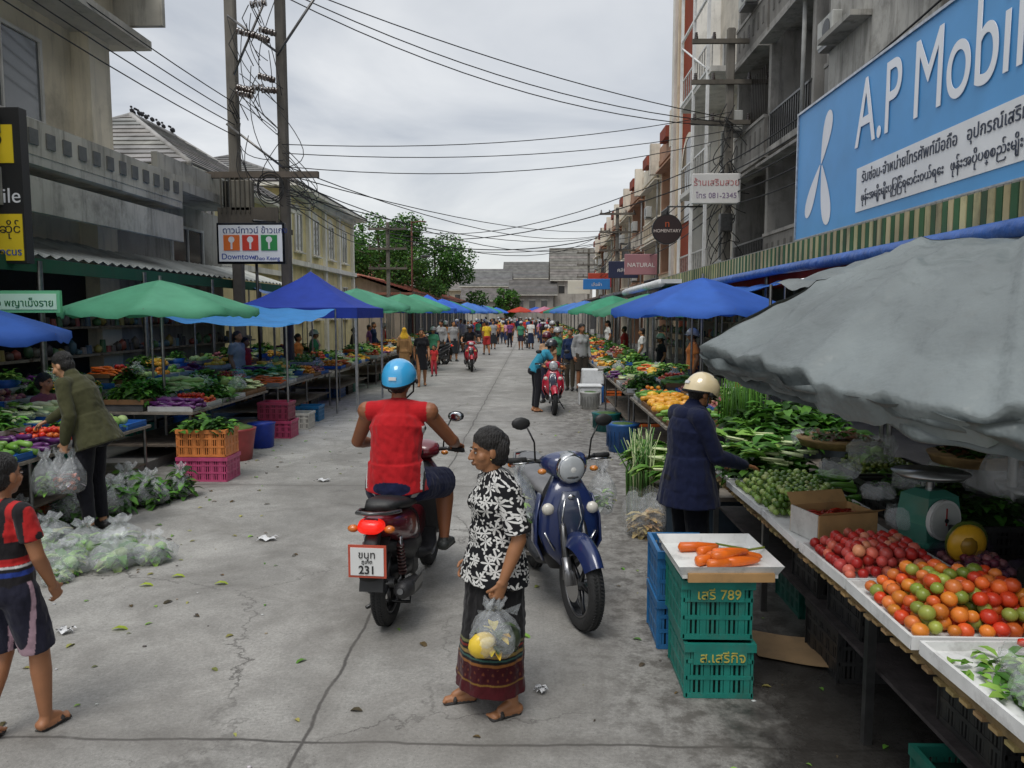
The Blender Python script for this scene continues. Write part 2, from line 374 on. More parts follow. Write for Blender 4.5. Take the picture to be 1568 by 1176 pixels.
    if legs in('skirt','dress'):
        an=(J['anR']+J['anL'])/2; lb='bot' if legs=='skirt' else tl
        t=(pel[2]-hem)/(pel[2]-an[2]); e=pel+(an-pel)*t
        m=pel+(e-pel)*.35
        f.seg(pel,m,.115*gt,.125*gt,lb,w=HW,k=1.2); f.seg(m,e,.127*gt,(.145 if hem<.3 else .15)*gt,lb,w=HW,k=1.16,flat=True)
    P,F,lab,names=f.build(vox,3 if vox<.008 else 2)
    cm={'skin':skin,'hair':hair,'lip':tuple(c*.62 for c in skin),'top':top,'bot':bot,'shoe':shoe,'sole':(.03,.027,.025)}
    mm={'skin':'skin','hair':'hair' if hairlen!='hijab' else 'cloth','lip':'skin','top':topmat,'bot':botmat,'shoe':'plastic','sole':'rubber'}
    C=np.array([cm[names[i]] for i in lab])
    NM=np.array(names)[lab]
    idx=np.where((NM=='top')|(NM=='bot'))[0]
    if vox<.0095:
        ctr=np.array(pel)
        for i in idx:
            p=P[i]; a=noise.noise(Vector((p[0]*8,p[1]*8,p[2]*4.5)))+.9*(abs(noise.noise(Vector((p[0]*15+p[2]*9,p[1]*15,p[2]*10))))-.2)+.4*noise.noise(Vector((p[0]*30,p[1]*30,p[2]*22)))
            if p[2]<pel[2]-.1: a+=.9*noise.noise(Vector((math.atan2(p[0]-ctr[0],p[1]-ctr[1])*3.5,p[2]*.8,5)))
            q=V3(p[0]-ctr[0],p[1]-ctr[1],0); P[i]=p+nrm(q)*a*.0095
    if paint is not None: C=paint(P,NM,C,J)
    b=B(name)
    fm=[mm[NM[q[0]]] for q in F]
    for mt in sorted(set(fm)):
        sel=[q for q,k in zip(F,fm) if k==mt]
        us=sorted(set(i for q in sel for i in q)); mp={v:i for i,v in enumerate(us)}
        b.add(P[us],[tuple(mp[i] for i in q) for q in sel],C[us],mt,True)
    HMm=Matrix.Translation(hc)@Matrix([list(r)+[0] for r in HM]+[[0,0,0,1]])
    if eyes:
        for q in(-1,1):
            b.ell((q*.03,.0785,.0),(.014,.007,.0058),(.55,.53,.5),'skin',1,M=HMm); b.ell((q*.03,.0835,-.0005),(.006,.0035,.0056),(.01,.007,.006),'glass',1,M=HMm)
            b.ell((q*.03,.0815,.0062),(.016,.006,.0022),tuple(c*.3 for c in skin),'skin',1,M=HMm)
    if helmet is not None:
        n=28; rings=[]
        for i in range(10):
            a=i/9*1.75; rr=math.sin(a); z=math.cos(a)
            ring=[]
            for j in range(n):
                t=2*math.pi*j/n; bk=max(0,-math.sin(t))
                x=.118*rr*math.cos(t); y=.138*rr*math.sin(t)-.012
                zz=.035+.122*z+(-.05*bk*(i/9)**3)
                if i==0: x=0; y=-.012
                ring.append((x,y,zz))
            rings.append(ring)
        bb=b.M; b.M=HMm
        b.loft(rings,helmet,'paint',True,cap=False)
        b.loft([[(x*1.02,y*1.02,z) for x,y,z in rings[9]],[(x*1.03,(y+.012)*1.03-.012,z-.016) for x,y,z in rings[9]],[(x*.9,(y+.012)*.9-.012,z-.016) for x,y,z in rings[9]]],(.015,.015,.015),'rubber',True,cap=False)
        b.grid(lambda u,v:((u-.5)*.2,.108+v*.06-.18*(u-.5)**2*2,.035-.012*v-.12*(u-.5)**2),8,3,tuple(c*.6 for c in helmet),'paint')
        b.box((0,-.15,.02),(.05,.012,.022),(.7,.7,.7),'sign')
        for q in(-1,1):
            b.tube([(q*.1,.0,0),(q*.088,.03,-.07),(q*.03,.055,-.118)],.006,(.02,.02,.02),'rubber',6); b.ell((q*.118,.01,.0),(.008,.018,.018),(.02,.02,.02),'rubber',2)
        b.M=bb
    if extra: extra(b,J)
    s=H/1.7
    uvf=None
    if topmat=='floral': uvf=lambda V: np.stack([np.arctan2(V[:,0],V[:,1]+1e-6)*.16,V[:,2]],1)
    return b.done(loc,heading,None,uv=uvf,scale=s)
# ---------------------------------------------------------------- produce helpers
def pilespheres(b,x0,x1,y0,y1,z,r,layers,cols,mat='fruit',l=1,sq=(1,1,.9)):
    for k in range(layers):
        m=r+k*r*1.3; xx=x0+m
        while xx<=x1-m+1e-6:
            yy=y0+m+R.uniform(0,r)
            while yy<=y1-m+1e-6:
                rr=r*R.uniform(.82,1.12)
                b.ell((xx+R.uniform(-.35,.35)*r,yy+R.uniform(-.35,.35)*r,z+r+k*r*1.35+R.uniform(-.3,.3)*r),(rr*sq[0],rr*sq[1],rr*sq[2]),jit(R.choice(cols),.2),mat,l,rot=Matrix.Rotation(R.uniform(0,6),4,'Z')@Matrix.Rotation(R.uniform(-.6,.6),4,'X'))
                yy+=r*2.02
            xx+=r*1.95
def pilelong(b,x0,x1,y0,y1,z,ln,r,n,cols,h=.08,ang=0,spread=.4,mat='fruit',taper=.45):
    for i in range(n):
        x=R.uniform(x0,x1);y=R.uniform(y0,y1); e=1-abs(2*(y-y0)/(y1-y0)-1)**2; zz=z+r+R.uniform(0,h)*e
        a=ang+R.uniform(-spread,spread); d=V3(math.cos(a),math.sin(a),R.uniform(-.08,.08)); L=ln*R.uniform(.8,1.1)
        c=V3(x,y,zz); up=V3(0,0,R.uniform(-.1,.1)*L)
        b.tube([c-d*L/2,c-d*L*.4,c+up,c+d*L*.4,c+d*L/2],[r*.3,r*.85,r,r*taper*1.3,r*taper*.4],jit(R.choice(cols),.15),mat,7)
def leaf(b,p,d,n,L,w,col,mat='leaf',bend=.5):
    d=nrm(d); n=nrm(V3(*n)-d*(V3(*n)@d)); s=np.cross(d,n)
    rows=[];k=[(0,.15,0),(.35,.9,.08),(.7,.8,.02),(1,.1,-bend*.35)]
    for t,ww,h in k:
        c=p+d*L*t+n*L*h; rows+= [c-s*w*ww*.5+n*w*.12*ww,c,c+s*w*ww*.5+n*w*.12*ww]
    f=[]
    for i in range(3):
        for j in range(2): f.append((i*3+j,i*3+j+1,i*3+j+4,i*3+j+3))
    b.add(rows,f,col,mat,True)
def leafheap(b,x0,x1,y0,y1,z,h,n,L,cols,mat='leaf'):
    for i in range(n):
        x=R.uniform(x0,x1);y=R.uniform(y0,y1); e=max(.1,1-abs(2*(y-y0)/(y1-y0)-1)**3)*max(.3,1-abs(2*(x-x0)/(x1-x0)-1)**3)
        zz=z+h*e*R.uniform(.35,1)
        a=R.uniform(0,6.28); d=V3(math.cos(a),math.sin(a),R.uniform(-.5,.6))
        leaf(b,V3(x,y,zz),d,(R.uniform(-.4,.4),R.uniform(-.4,.4),1),L*R.uniform(.6,1.2),L*R.uniform(.35,.6),jit(R.choice(cols),.3),mat)
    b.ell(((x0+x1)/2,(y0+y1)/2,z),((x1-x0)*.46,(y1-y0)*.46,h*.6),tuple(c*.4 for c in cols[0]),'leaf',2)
def bundles(b,x0,x1,y0,y1,z,n,L,stalk,lf,ang=0,h=.1):
    for i in range(n):
        x=R.uniform(x0,x1);y=R.uniform(y0,y1);zz=z+.02+R.uniform(0,h); a=ang+R.uniform(-.35,.35); d=V3(math.cos(a),math.sin(a),R.uniform(-.05,.15)); c=V3(x,y,zz)
        for j in range(4):
            o=V3(R.uniform(-.02,.02),R.uniform(-.02,.02),R.uniform(0,.02)); b.tube([c+o,c+o+d*L*.5],[.012,.006],jit(stalk),'fruit',5)
        for j in range(6):
            dd=nrm(d+V3(R.uniform(-.35,.35),R.uniform(-.35,.35),R.uniform(-.1,.35))); leaf(b,c+d*L*R.uniform(.3,.5),dd,(R.uniform(-.5,.5),R.uniform(-.5,.5),1),L*.5,L*.25,jit(R.choice(lf),.25))
G1=hx('457528');G2=hx('629438');G3=hx('8db552');G4=hx('2f501f');GW=hx('c8d4a0');TOM=[hx('c8321f'),hx('d9542b'),hx('b92a20'),hx('dd7a3a')]
def crate(b,c,sz,col,fill=None):
    x,y,z=c; w,d,h=sz; t=.012; mt='plastic'
    b.box((x,y,z+.01),(w-.03,d-.03,.015),col,mt)
    for s in(-1,1):
        for bands in((.03,.05),(.36,.03),(.66,.03),(.92,.11)):
            e=.01 if bands[0]>.9 else 0
            b.box((x,y+s*(d/2-t/2+e/2),z+h*bands[0]+.005),(w+e*2,t+e,h*bands[1]+.012),col,mt)
            b.box((x+s*(w/2-t/2+e/2),y,z+h*bands[0]+.0055),(t+e,d-2*t-.001,h*bands[1]+.012),col,mt)
        n=max(6,int(w/.026))
        for i in range(n+1):
            xx=x-w/2+.008+(w-.016)*i/n; b.box((xx,y+s*(d/2-t/2-.001),z+h/2),(.013 if i%4 else .032,t-.004,h*.96),col,mt)
        n=max(6,int(d/.026))
        for i in range(n+1):
            yy=y-d/2+.016+(d-.032)*i/n; b.box((x+s*(w/2-t/2-.001),yy,z+h/2),(t-.004,.013 if i%4 else .032,h*.96),col,mt)
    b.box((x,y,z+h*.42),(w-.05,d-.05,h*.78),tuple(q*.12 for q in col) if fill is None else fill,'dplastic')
def bag(b,c,r,h,cont=None,seed=0,tie=True,n=8):
    rr=random.Random(seed); prof=[(.0,.3),(.05,.75),(.2,1),(.45,1.02),(.65,.8),(.8,.4),(.88,.16),(.94,.3),(1.05,.5)] if tie else [(0,.4),(.1,.9),(.4,1),(.7,.95),(1,.8)]
    m=26; ph=[rr.uniform(0,6) for _ in range(6)]; rings=[]
    for z,k in prof:
        rings.append([(c[0]+r*k*(1+.14*math.sin(3*a+ph[0]+z*3)+.11*math.sin(7*a+ph[1]-z*5)+.08*math.sin(11*a+ph[2]))*math.cos(a),c[1]+r*k*(1+.14*math.cos(2*a+ph[3])+.11*math.sin(6*a+ph[4])+.07*math.sin(13*a+ph[5]))*math.sin(a),c[2]+h*z*(1+.06*math.sin(5*a+ph[1]))) for a in [2*math.pi*j/m for j in range(m)]])
    b.loft(rings,(.75,.78,.8),'bag',True,cap=False)
    if cont:
        for i in range(n):
            a=rr.uniform(0,6.28);q=rr.uniform(0,.55)*r; s=r*rr.uniform(.2,.34)
            b.ell((c[0]+q*math.cos(a),c[1]+q*math.sin(a),c[2]+s+rr.uniform(0,.3)*h),(s,s*.9,s*.8),jit(rr.choice(cont),.25),'fruit',1)
        for i in range(n*4):
            a=rr.uniform(0,6.28); leaf(b,V3(c[0],c[1],c[2]+rr.uniform(.05,.45)*h),(math.cos(a),math.sin(a),rr.uniform(-.2,.6)),(0,0,1),r*.95,r*.45,jit(rr.choice(cont),.35))
def umbrella(name,x,y,rad,zr,za,col,col2=None,pole=hx('9a9a98'),ribs=8,bend=1.15,rot=0):
    b=B(name); n=ribs*6; nr=7; col2=col2 or tuple(c*.85 for c in col); v=[];C=[];f=[]
    for i in range(nr+1):
        t=i/nr
        for j in range(n):
            a=2*math.pi*j/n+rot; fr=(j%6)/6; sag=math.sin(math.pi*fr)
            rr=rad*t*(1-.07*sag*t); z=za-(za-zr)*t**bend-.04*rad*sag*t*t
            v.append((rr*math.cos(a),rr*math.sin(a),z)); C.append(jit(col,.02) if (j//6)%2 else jit(col2,.02))
    for j in range(n):
        a=2*math.pi*j/n+rot; fr=(j%6)/6; sag=math.sin(math.pi*fr); rr=rad*(1-.07*sag)*1.005
        v.append((rr*math.cos(a),rr*math.sin(a),zr-.04*rad*sag-.08-.02*math.sin(j*2.1))); C.append(tuple(c*.9 for c in col))
    for i in range(nr+1):
        for j in range(n): k=(j+1)%n; f.append((i*n+j,i*n+k,(i+1)*n+k,(i+1)*n+j))
    b.add(v,f,np.array(C),'fabric',True)
    b.cyl((0,0,0),(0,0,za+.06),.022,pole,'metal',10); b.cyl((0,0,0),(0,0,.06),.2,(.2,.2,.19),'matte',14)
    for j in range(ribs):
        a=2*math.pi*j/ribs+rot; b.tube([(0,0,za-.03),(rad*.5*math.cos(a),rad*.5*math.sin(a),za-(za-zr)*.5**bend-.02),(rad*math.cos(a),rad*math.sin(a),zr-.015)],.008,(.25,.25,.25),'metal',5)
        b.tube([(0,0,zr-.1),(rad*.5*math.cos(a),rad*.5*math.sin(a),za-(za-zr)*.5**bend-.025)],.006,(.25,.25,.25),'metal',5)
    return b.done((x,y,0))
def produce_stall(name,x0,x1,y0,y1,z=.78,seed=0,side=1,lod=1,kinds=None):
    R.seed(seed); b=B(name); lo,hi=min(x0,x1),max(x0,x1)
    b.box(((lo+hi)/2,(y0+y1)/2,z-.02),(hi-lo,y1-y0,.03),(.25,.22,.18),'wood')
    nl=max(2,int((y1-y0)/1.6)+1)
    for i in range(nl):
        y=y0+.05+(y1-y0-.1)*i/(nl-1)
        for x in(lo+.06,hi-.06): b.cyl((x,y,0),(x,y,z-.04),.018,(.22,.22,.22),'metal',8)
    b.box(((lo+hi)/2,(y0+y1)/2,.3),(hi-lo-.1,y1-y0-.1,.02),(.15,.12,.09),'wood')
    if kinds is None:
        kinds=['tom','green','cab','carrot','egg','orange','lime','bund','mango','onion','cuke','baskets','green','bund']; R.shuffle(kinds)
    y=y0+.03; ki=0
    while y<y1-.25:
        wd=R.uniform(.4,.62); e=min(y+wd,y1-.02)
        for row in range(2):
            xa=lo+.03+(hi-lo)/2*row; xb=xa+(hi-lo)/2-.05; k=kinds[ki%len(kinds)]; ki+=1; zz=z+.0+(.09 if (row==1)==(side>0) else 0)
            tc=R.choice([(.5,.5,.48),(.45,.46,.44),hx('1e5fa8'),(.2,.2,.2),hx('7a5a3a')])
            if zz>z: b.box(((xa+xb)/2,(y+e)/2,z+.045),(xb-xa-.04,e-y-.06,.088),(.1,.1,.1),'dplastic')
            b.box(((xa+xb)/2,(y+e)/2,zz+.01),(xb-xa,e-y-.03,.02),tc,'foam')
            for s in(-1,1):
                b.box(((xa+xb)/2,(y+e)/2+s*((e-y)/2-.025),zz+.04),(xb-xa,.012,.05),tc,'foam'); b.box(((xa+xb)/2+s*((xb-xa)/2-.006),(y+e)/2,zz+.039),(.012,e-y-.07,.05),tc,'foam')
            a=(xa+.02,xb-.02,y+.04,e-.04); zz+=.02
            q=1 if lod else .5
            if k=='tom': pilespheres(b,*a,zz,.034 if lod else .05,3,TOM)
            elif k=='orange': pilespheres(b,*a,zz,.042 if lod else .055,3,[hx('e0841e'),hx('e39a2c')])
            elif k=='lime': pilespheres(b,*a,zz,.03 if lod else .05,3,[G2,G3,hx('9db84a')])
            elif k=='mango': pilelong(b,*a,zz,.15,.042,int(40*q),[hx('e3b53a'),hx('d99a2c'),hx('dfa544')],.12,mat='fruit',taper=.7)
            elif k=='onion': pilespheres(b,*a,zz,.03 if lod else .05,3,[hx('8a4a52'),hx('b88a6a'),hx('a05a5a')])
            elif k=='carrot': pilelong(b,*a,zz,.22,.022,int(50*q),[hx('d9601c'),hx('e0722e')],.12)
            elif k=='egg': pilelong(b,*a,zz,.22,.026,int(45*q),[hx('5a2a62'),hx('4a2052')],.12,taper=.8)
            elif k=='cuke': pilelong(b,*a,zz,.22,.026,int(45*q),[hx('5d8a35'),hx('7aa348')],.12,taper=.9)
            elif k=='daikon': pilelong(b,*a,zz,.34,.036,int(36*q),[hx('bfc69a'),hx('a5bd7a')],.16,taper=.7)
            elif k=='cab': pilespheres(b,*a,zz,.075,2,[hx('a9c47a'),hx('b4cf8a'),hx('8fb560')],'leaf',2)
            elif k=='green': leafheap(b,*a,zz,.25,int(230*q),.14,[G1,G2,G4])
            elif k=='bund': bundles(b,*a,zz,int(24*q),.34,GW,[G1,G2,G3],ang=0 if side>0 else 3.14,h=.14)
            else:
                b.tube([((xa+xb)/2,(y+e)/2,zz),((xa+xb)/2,(y+e)/2,zz+.14)],[.13,.17],hx('2b62a8'),'plastic',16); leafheap(b,(xa+xb)/2-.14,(xa+xb)/2+.14,(y+e)/2-.14,(y+e)/2+.14,zz+.12,.14,60,.12,[G1,G2,G3])
        y=e
    y=y0+.3
    while y<y1-.4:
        if R.random()<.75: crate(b,((lo+hi)/2-side*.25,y,0.0),(.36,.5,.27),jit(R.choice([hx('1f7a6a'),hx('b0486a'),hx('20201f'),hx('2a5fa6'),hx('c9652c')]),.1))
        y+=R.uniform(.55,.8)
    for i in range(3 if lod else 1): bag(b,(R.uniform(lo+.2,hi-.1),R.uniform(y0+.2,y1-.2),z+.12),.12,.2,[G2,G1],seed=seed+i,tie=True,n=4)
    return b.done()
# ---------------------------------------------------------------- WORLD / LIGHT / CAMERA
w=bpy.data.worlds.new('World'); sc.world=w; w.use_nodes=True; nt=w.node_tree; nt.nodes.clear(); L=nt.links.new
out=nd(nt,'ShaderNodeOutputWorld'); sky=nd(nt,'ShaderNodeTexSky'); sky.sky_type='NISHITA'; sky.sun_disc=False
sky.sun_elevation=math.radians(62); sky.sun_rotation=math.radians(200)
bg=nd(nt,'ShaderNodeBackground'); bg.inputs[1].default_value=.12; L(sky.outputs[0],bg.inputs[0])
tc=nd(nt,'ShaderNodeTexCoord'); sp=nd(nt,'ShaderNodeSeparateXYZ'); L(tc.outputs['Generated'],sp.inputs[0])
mz=nd(nt,'ShaderNodeMath',operation='MAXIMUM'); L(sp.outputs[2],mz.inputs[0]); mz.inputs[1].default_value=0
az=nd(nt,'ShaderNodeMath',operation='ADD'); L(mz.outputs[0],az.inputs[0]); az.inputs[1].default_value=.14
dx=nd(nt,'ShaderNodeMath',operation='DIVIDE'); L(sp.outputs[0],dx.inputs[0]); L(az.outputs[0],dx.inputs[1])
dy=nd(nt,'ShaderNodeMath',operation='DIVIDE'); L(sp.outputs[1],dy.inputs[0]); L(az.outputs[0],dy.inputs[1])
cb=nd(nt,'ShaderNodeCombineXYZ'); L(dx.outputs[0],cb.inputs[0]); L(dy.outputs[0],cb.inputs[1])
n1=nd(nt,'ShaderNodeTexNoise'); n1.inputs['Scale'].default_value=.9; n1.inputs['Detail'].default_value=6; n1.inputs['Roughness'].default_value=.52; n1.inputs['Distortion'].default_value=.5; L(cb.outputs[0],n1.inputs['Vector'])
cr=nd(nt,'ShaderNodeValToRGB'); cr.color_ramp.elements[0].position=.36; cr.color_ramp.elements[0].color=(.53,.565,.62,1); cr.color_ramp.elements[1].position=.62; cr.color_ramp.elements[1].color=(.86,.875,.89,1)
L(n1.outputs['Fac'],cr.inputs[0])
hg=nd(nt,'ShaderNodeMapRange'); hg.inputs['From Min'].default_value=0; hg.inputs['From Max'].default_value=.22; hg.inputs['To Min'].default_value=.65; hg.inputs['To Max'].default_value=0; L(mz.outputs[0],hg.inputs['Value'])
mh=nd(nt,'ShaderNodeMixRGB'); L(hg.outputs[0],mh.inputs['Fac']); L(cr.outputs[0],mh.inputs['Color1']); mh.inputs['Color2'].default_value=(.92,.92,.89,1)
zb=nd(nt,'ShaderNodeMapRange'); zb.inputs['From Min'].default_value=.45; zb.inputs['From Max'].default_value=1; zb.inputs['To Min'].default_value=1.0; zb.inputs['To Max'].default_value=1.9; L(mz.outputs[0],zb.inputs['Value'])
bc=nd(nt,'ShaderNodeBackground'); L(mh.outputs[0],bc.inputs[0]); L(zb.outputs[0],bc.inputs[1])
ms=nd(nt,'ShaderNodeMixShader'); ms.inputs[0].default_value=.88; L(bg.outputs[0],ms.inputs[1]); L(bc.outputs[0],ms.inputs[2]); L(ms.outputs[0],out.inputs[0])
sl=bpy.data.lights.new('sun','SUN'); sl.energy=1.5; sl.angle=math.radians(25); sl.color=(1,.97,.92)
so=bpy.data.objects.new('sun',sl); sc.collection.objects.link(so); so.rotation_euler=(math.radians(26),math.radians(-10),0)
cd=bpy.data.cameras.new('cam'); co=bpy.data.objects.new('camera',cd); sc.collection.objects.link(co); sc.camera=co
cd.sensor_width=36; cd.lens=36*1178/1568; cd.clip_end=2000; cd.clip_start=.05
co.location=(0,0,2.05); co.rotation_euler=(math.radians(90-5.24),0,math.radians(1.5))
sc.view_settings.view_transform='Standard'; sc.view_settings.look='None'; sc.view_settings.exposure=0
# ---------------------------------------------------------------- GROUND
def groundmat(name,base,road=False):
    m=bpy.data.materials.new(name); m.use_nodes=True; nt=m.node_tree; L=nt.links.new; p=nt.nodes['Principled BSDF']
    tc=nd(nt,'ShaderNodeTexCoord'); O=tc.outputs['Object']
    def noi(s,d=6,r=.6,dist=0):
        n=nd(nt,'ShaderNodeTexNoise'); n.inputs['Scale'].default_value=s; n.inputs['Detail'].default_value=d; n.inputs['Roughness'].default_value=r; n.inputs['Distortion'].default_value=dist; L(O,n.inputs['Vector']); return n
    def mr(src,a,b,c,d,smooth=False):
        q=nd(nt,'ShaderNodeMapRange'); q.inputs['From Min'].default_value=a; q.inputs['From Max'].default_value=b; q.inputs['To Min'].default_value=c; q.inputs['To Max'].default_value=d; L(src,q.inputs['Value'])
        if smooth: q.interpolation_type='SMOOTHSTEP'
        return q.outputs[0]
    def mul(a,b):
        q=nd(nt,'ShaderNodeMath',operation='MULTIPLY'); L(a,q.inputs[0])
        if isinstance(b,(int,float)): q.inputs[1].default_value=b
        else: L(b,q.inputs[1])
        return q.outputs[0]
    big=noi(.55,8,.6,.3); med=noi(3.2,8,.7); fine=noi(55,3,.6); vf=noi(240,2,.5)
    f=mul(mul(mr(big.outputs['Fac'],.3,.7,.72,1.16),mr(med.outputs['Fac'],.3,.72,.78,1.14)),mul(mr(fine.outputs['Fac'],.3,.7,.8,1.16),mr(vf.outputs['Fac'],.3,.7,.78,1.18)))
    rgb=nd(nt,'ShaderNodeRGB'); rgb.outputs[0].default_value=(*base,1)
    sc_=nd(nt,'ShaderNodeVectorMath',operation='SCALE'); L(rgb.outputs[0],sc_.inputs[0]); L(f,sc_.inputs['Scale']); col=sc_.outputs[0]
    def mix(fac,c2):
        nonlocal col
        q=nd(nt,'ShaderNodeMixRGB'); L(fac,q.inputs['Fac']); L(col,q.inputs['Color1']); q.inputs['Color2'].default_value=(*c2,1); col=q.outputs[0]
    v=nd(nt,'ShaderNodeTexVoronoi'); v.inputs['Scale'].default_value=70; L(O,v.inputs['Vector']); mix(mul(mr(v.outputs['Distance'],.10,.22,1,0),.4),(.5,.48,.44))
    v2=nd(nt,'ShaderNodeTexVoronoi'); v2.inputs['Scale'].default_value=26; L(O,v2.inputs['Vector']); mix(mul(mr(v2.outputs['Distance'],.07,.13,1,0),.5),(.07,.06,.05))
    bump=nd(nt,'ShaderNodeBump'); bump.inputs['Strength'].default_value=.35; bump.inputs['Distance'].default_value=.01; L(fine.outputs['Fac'],bump.inputs['Height']); L(bump.outputs[0],p.inputs['Normal'])
    if road:
        wob=noi(1.7,5,.6); sub=nd(nt,'ShaderNodeVectorMath',operation='MULTIPLY_ADD'); L(wob.outputs['Color'],sub.inputs[0]); sub.inputs[1].default_value=(.1,.1,0); L(O,sub.inputs[2])
        s=nd(nt,'ShaderNodeSeparateXYZ'); L(sub.outputs[0],s.inputs[0])
        def math_(op,a,b=None,c=None):
            q=nd(nt,'ShaderNodeMath',operation=op)
            for i,x in enumerate((a,b,c)):
                if x is None: continue
                if isinstance(x,(int,float)): q.inputs[i].default_value=x
                else: L(x,q.inputs[i])
            return q.outputs[0]
        jx=math_('ABSOLUTE',math_('ADD',s.outputs[0],1.05))
        jy=math_('ABSOLUTE',math_('SUBTRACT',math_('FRACT',math_('DIVIDE',math_('ADD',s.outputs[1],-.79),5.5)),.5))
        jy=math_('MULTIPLY',jy,5.5)
        mn=math_('MINIMUM',jx,jy)
        mix(mul(mr(mn,.0,.18,1,0,True),.3),(.12,.11,.095)); mix(mul(mr(mn,.005,.014,1,0),.8),(.04,.035,.032))
        # darker band of tyre grime down the middle of each lane
        lane=mr(math_('ABSOLUTE',math_('SUBTRACT',math_('ABSOLUTE',math_('ADD',s.outputs[0],1.05)),1.1)),.1,.75,1,0,True)
        st=noi(1.1,9,.72,.8); mix(mul(mr(st.outputs['Fac'],.46,.68,0,1),.6),(.13,.12,.107))
        mix(mul(lane,.22),(.13,.122,.11))
        st2=noi(.35,7,.65,1.2); mix(mul(mr(st2.outputs['Fac'],.50,.64,0,1),.45),(.14,.13,.115))
        lt=noi(1.9,9,.7,.6); mix(mul(mr(lt.outputs['Fac'],.58,.72,0,1),.35),(.46,.45,.42))
        cv=nd(nt,'ShaderNodeTexVoronoi'); cv.feature='DISTANCE_TO_EDGE'; cv.inputs['Scale'].default_value=.42
        s3=nd(nt,'ShaderNodeVectorMath',operation='MULTIPLY_ADD'); w3=noi(2.5,6,.65); L(w3.outputs['Color'],s3.inputs[0]); s3.inputs[1].default_value=(.7,.7,0); L(O,s3.inputs[2]); L(s3.outputs[0],cv.inputs['Vector'])
        mix(mul(mr(cv.outputs['Distance'],.0,.006,1,0),mr(big.outputs['Fac'],.42,.58,0,.8)),(.05,.045,.04))
        s2=nd(nt,'ShaderNodeSeparateXYZ'); w4=noi(2.2,8,.7); q4=nd(nt,'ShaderNodeVectorMath',operation='MULTIPLY_ADD'); L(w4.outputs['Color'],q4.inputs[0]); q4.inputs[1].default_value=(1.3,1.3,0); L(O,q4.inputs[2]); L(q4.outputs[0],s2.inputs[0])
        side=mr(s2.outputs[0],.65,1.45,0,1,True); patch=noi(7,8,.75)
        mix(mul(side,mr(patch.outputs['Fac'],.42,.56,.9,.2)),(.09,.082,.072))
        wet=mul(mr(s2.outputs[0],1.5,1.95,0,1,True),mr(s2.outputs[1],7.5,4.5,0,1,True)); mix(mul(wet,.9),(.025,.023,.021))
        lside=mr(s2.outputs[0],-2.7,-3.9,0,1,True); mix(mul(lside,mr(patch.outputs['Fac'],.42,.58,.65,.2)),(.11,.10,.088))
        L(mr(wet,0,1,.85,.25),p.inputs['Roughness'])
    else: p.inputs['Roughness'].default_value=.85
    L(col,p.inputs['Base Color'])
    return m
def sheet(name,x0,x1,y0,y1,z,mat,kerb=None):
    me=bpy.data.meshes.new(name)
    if kerb is None: me.from_pydata([(x0,y0,z),(x1,y0,z),(x1,y1,z),(x0,y1,z)],[],[(0,1,2,3)])
    else:
        v=[(x,y,q) for x in(x0,x1) for y in(y0,y1) for q in(.0,z)]; me.from_pydata(v,[],[(0,1,3,2),(4,6,7,5),(0,4,5,1),(2,3,7,6),(1,5,7,3)])
    me.materials.append(mat); o=bpy.data.objects.new(name,me); sc.collection.objects.link(o); return o
sheet('ground',-400,400,-60,900,0,groundmat('earth',(.2,.19,.17)))
sheet('concrete_road',-4.9,3.0,-6,135,.004,groundmat('concrete',(.36,.348,.322),True))
pm=groundmat('pavement',(.2,.19,.175))
sheet('pavement',-9.2,-5.0,-6,100,.12,pm,1); sheet('pavement',3.1,7.0,-6,100,.12,pm,1)
R.seed(5); b=B('scattered_litter')
for i in range(420):
    x=R.choice([R.gauss(-3.5,.5),R.gauss(1.05,.3),R.uniform(-4,1.2),R.gauss(-3.1,.7)]); y=R.uniform(3,18) if R.random()<.7 else R.uniform(3,7); s=R.uniform(.008,.04)
    if R.random()<.7: leaf(b,V3(x,y,.008),(R.uniform(-1,1),R.uniform(-1,1),.02),(R.uniform(-.2,.2),0,1),s*2,s,jit(R.choice([G2,G3,hx('8a8a4a'),hx('6b5a3a'),hx('a5a35a'),hx('4a4030')]),.3))
    else: b.ell((x,y,.008),(s*.4,s*.3,.004),jit(R.choice([(.6,.6,.58),(.1,.09,.08),(.35,.3,.2)])),'matte',1)
for (x,y,s) in((-2.55,9.2,.09),(-2.4,6.75,.10),(-3.1,4.55,.10),(.05,4.0,.03),(-3.0,4.7,.06)):
    b.grid(lambda u,v:(x+(u-.5)*s*1.6+.02*math.sin(v*7),y+(v-.5)*s+.02*math.sin(u*9),.012+.025*abs(math.sin(u*5+v*4))),5,5,(.72,.72,.72),'foam')
for (x,y) in((-2.72,4.75),(-2.95,5.55),(-2.8,5.75),(-2.4,5.6)): leaf(b,V3(x,y,.012),(1,.2,.02),(0,0,1),.11,.05,hx('a8ba3c'))
b.done()
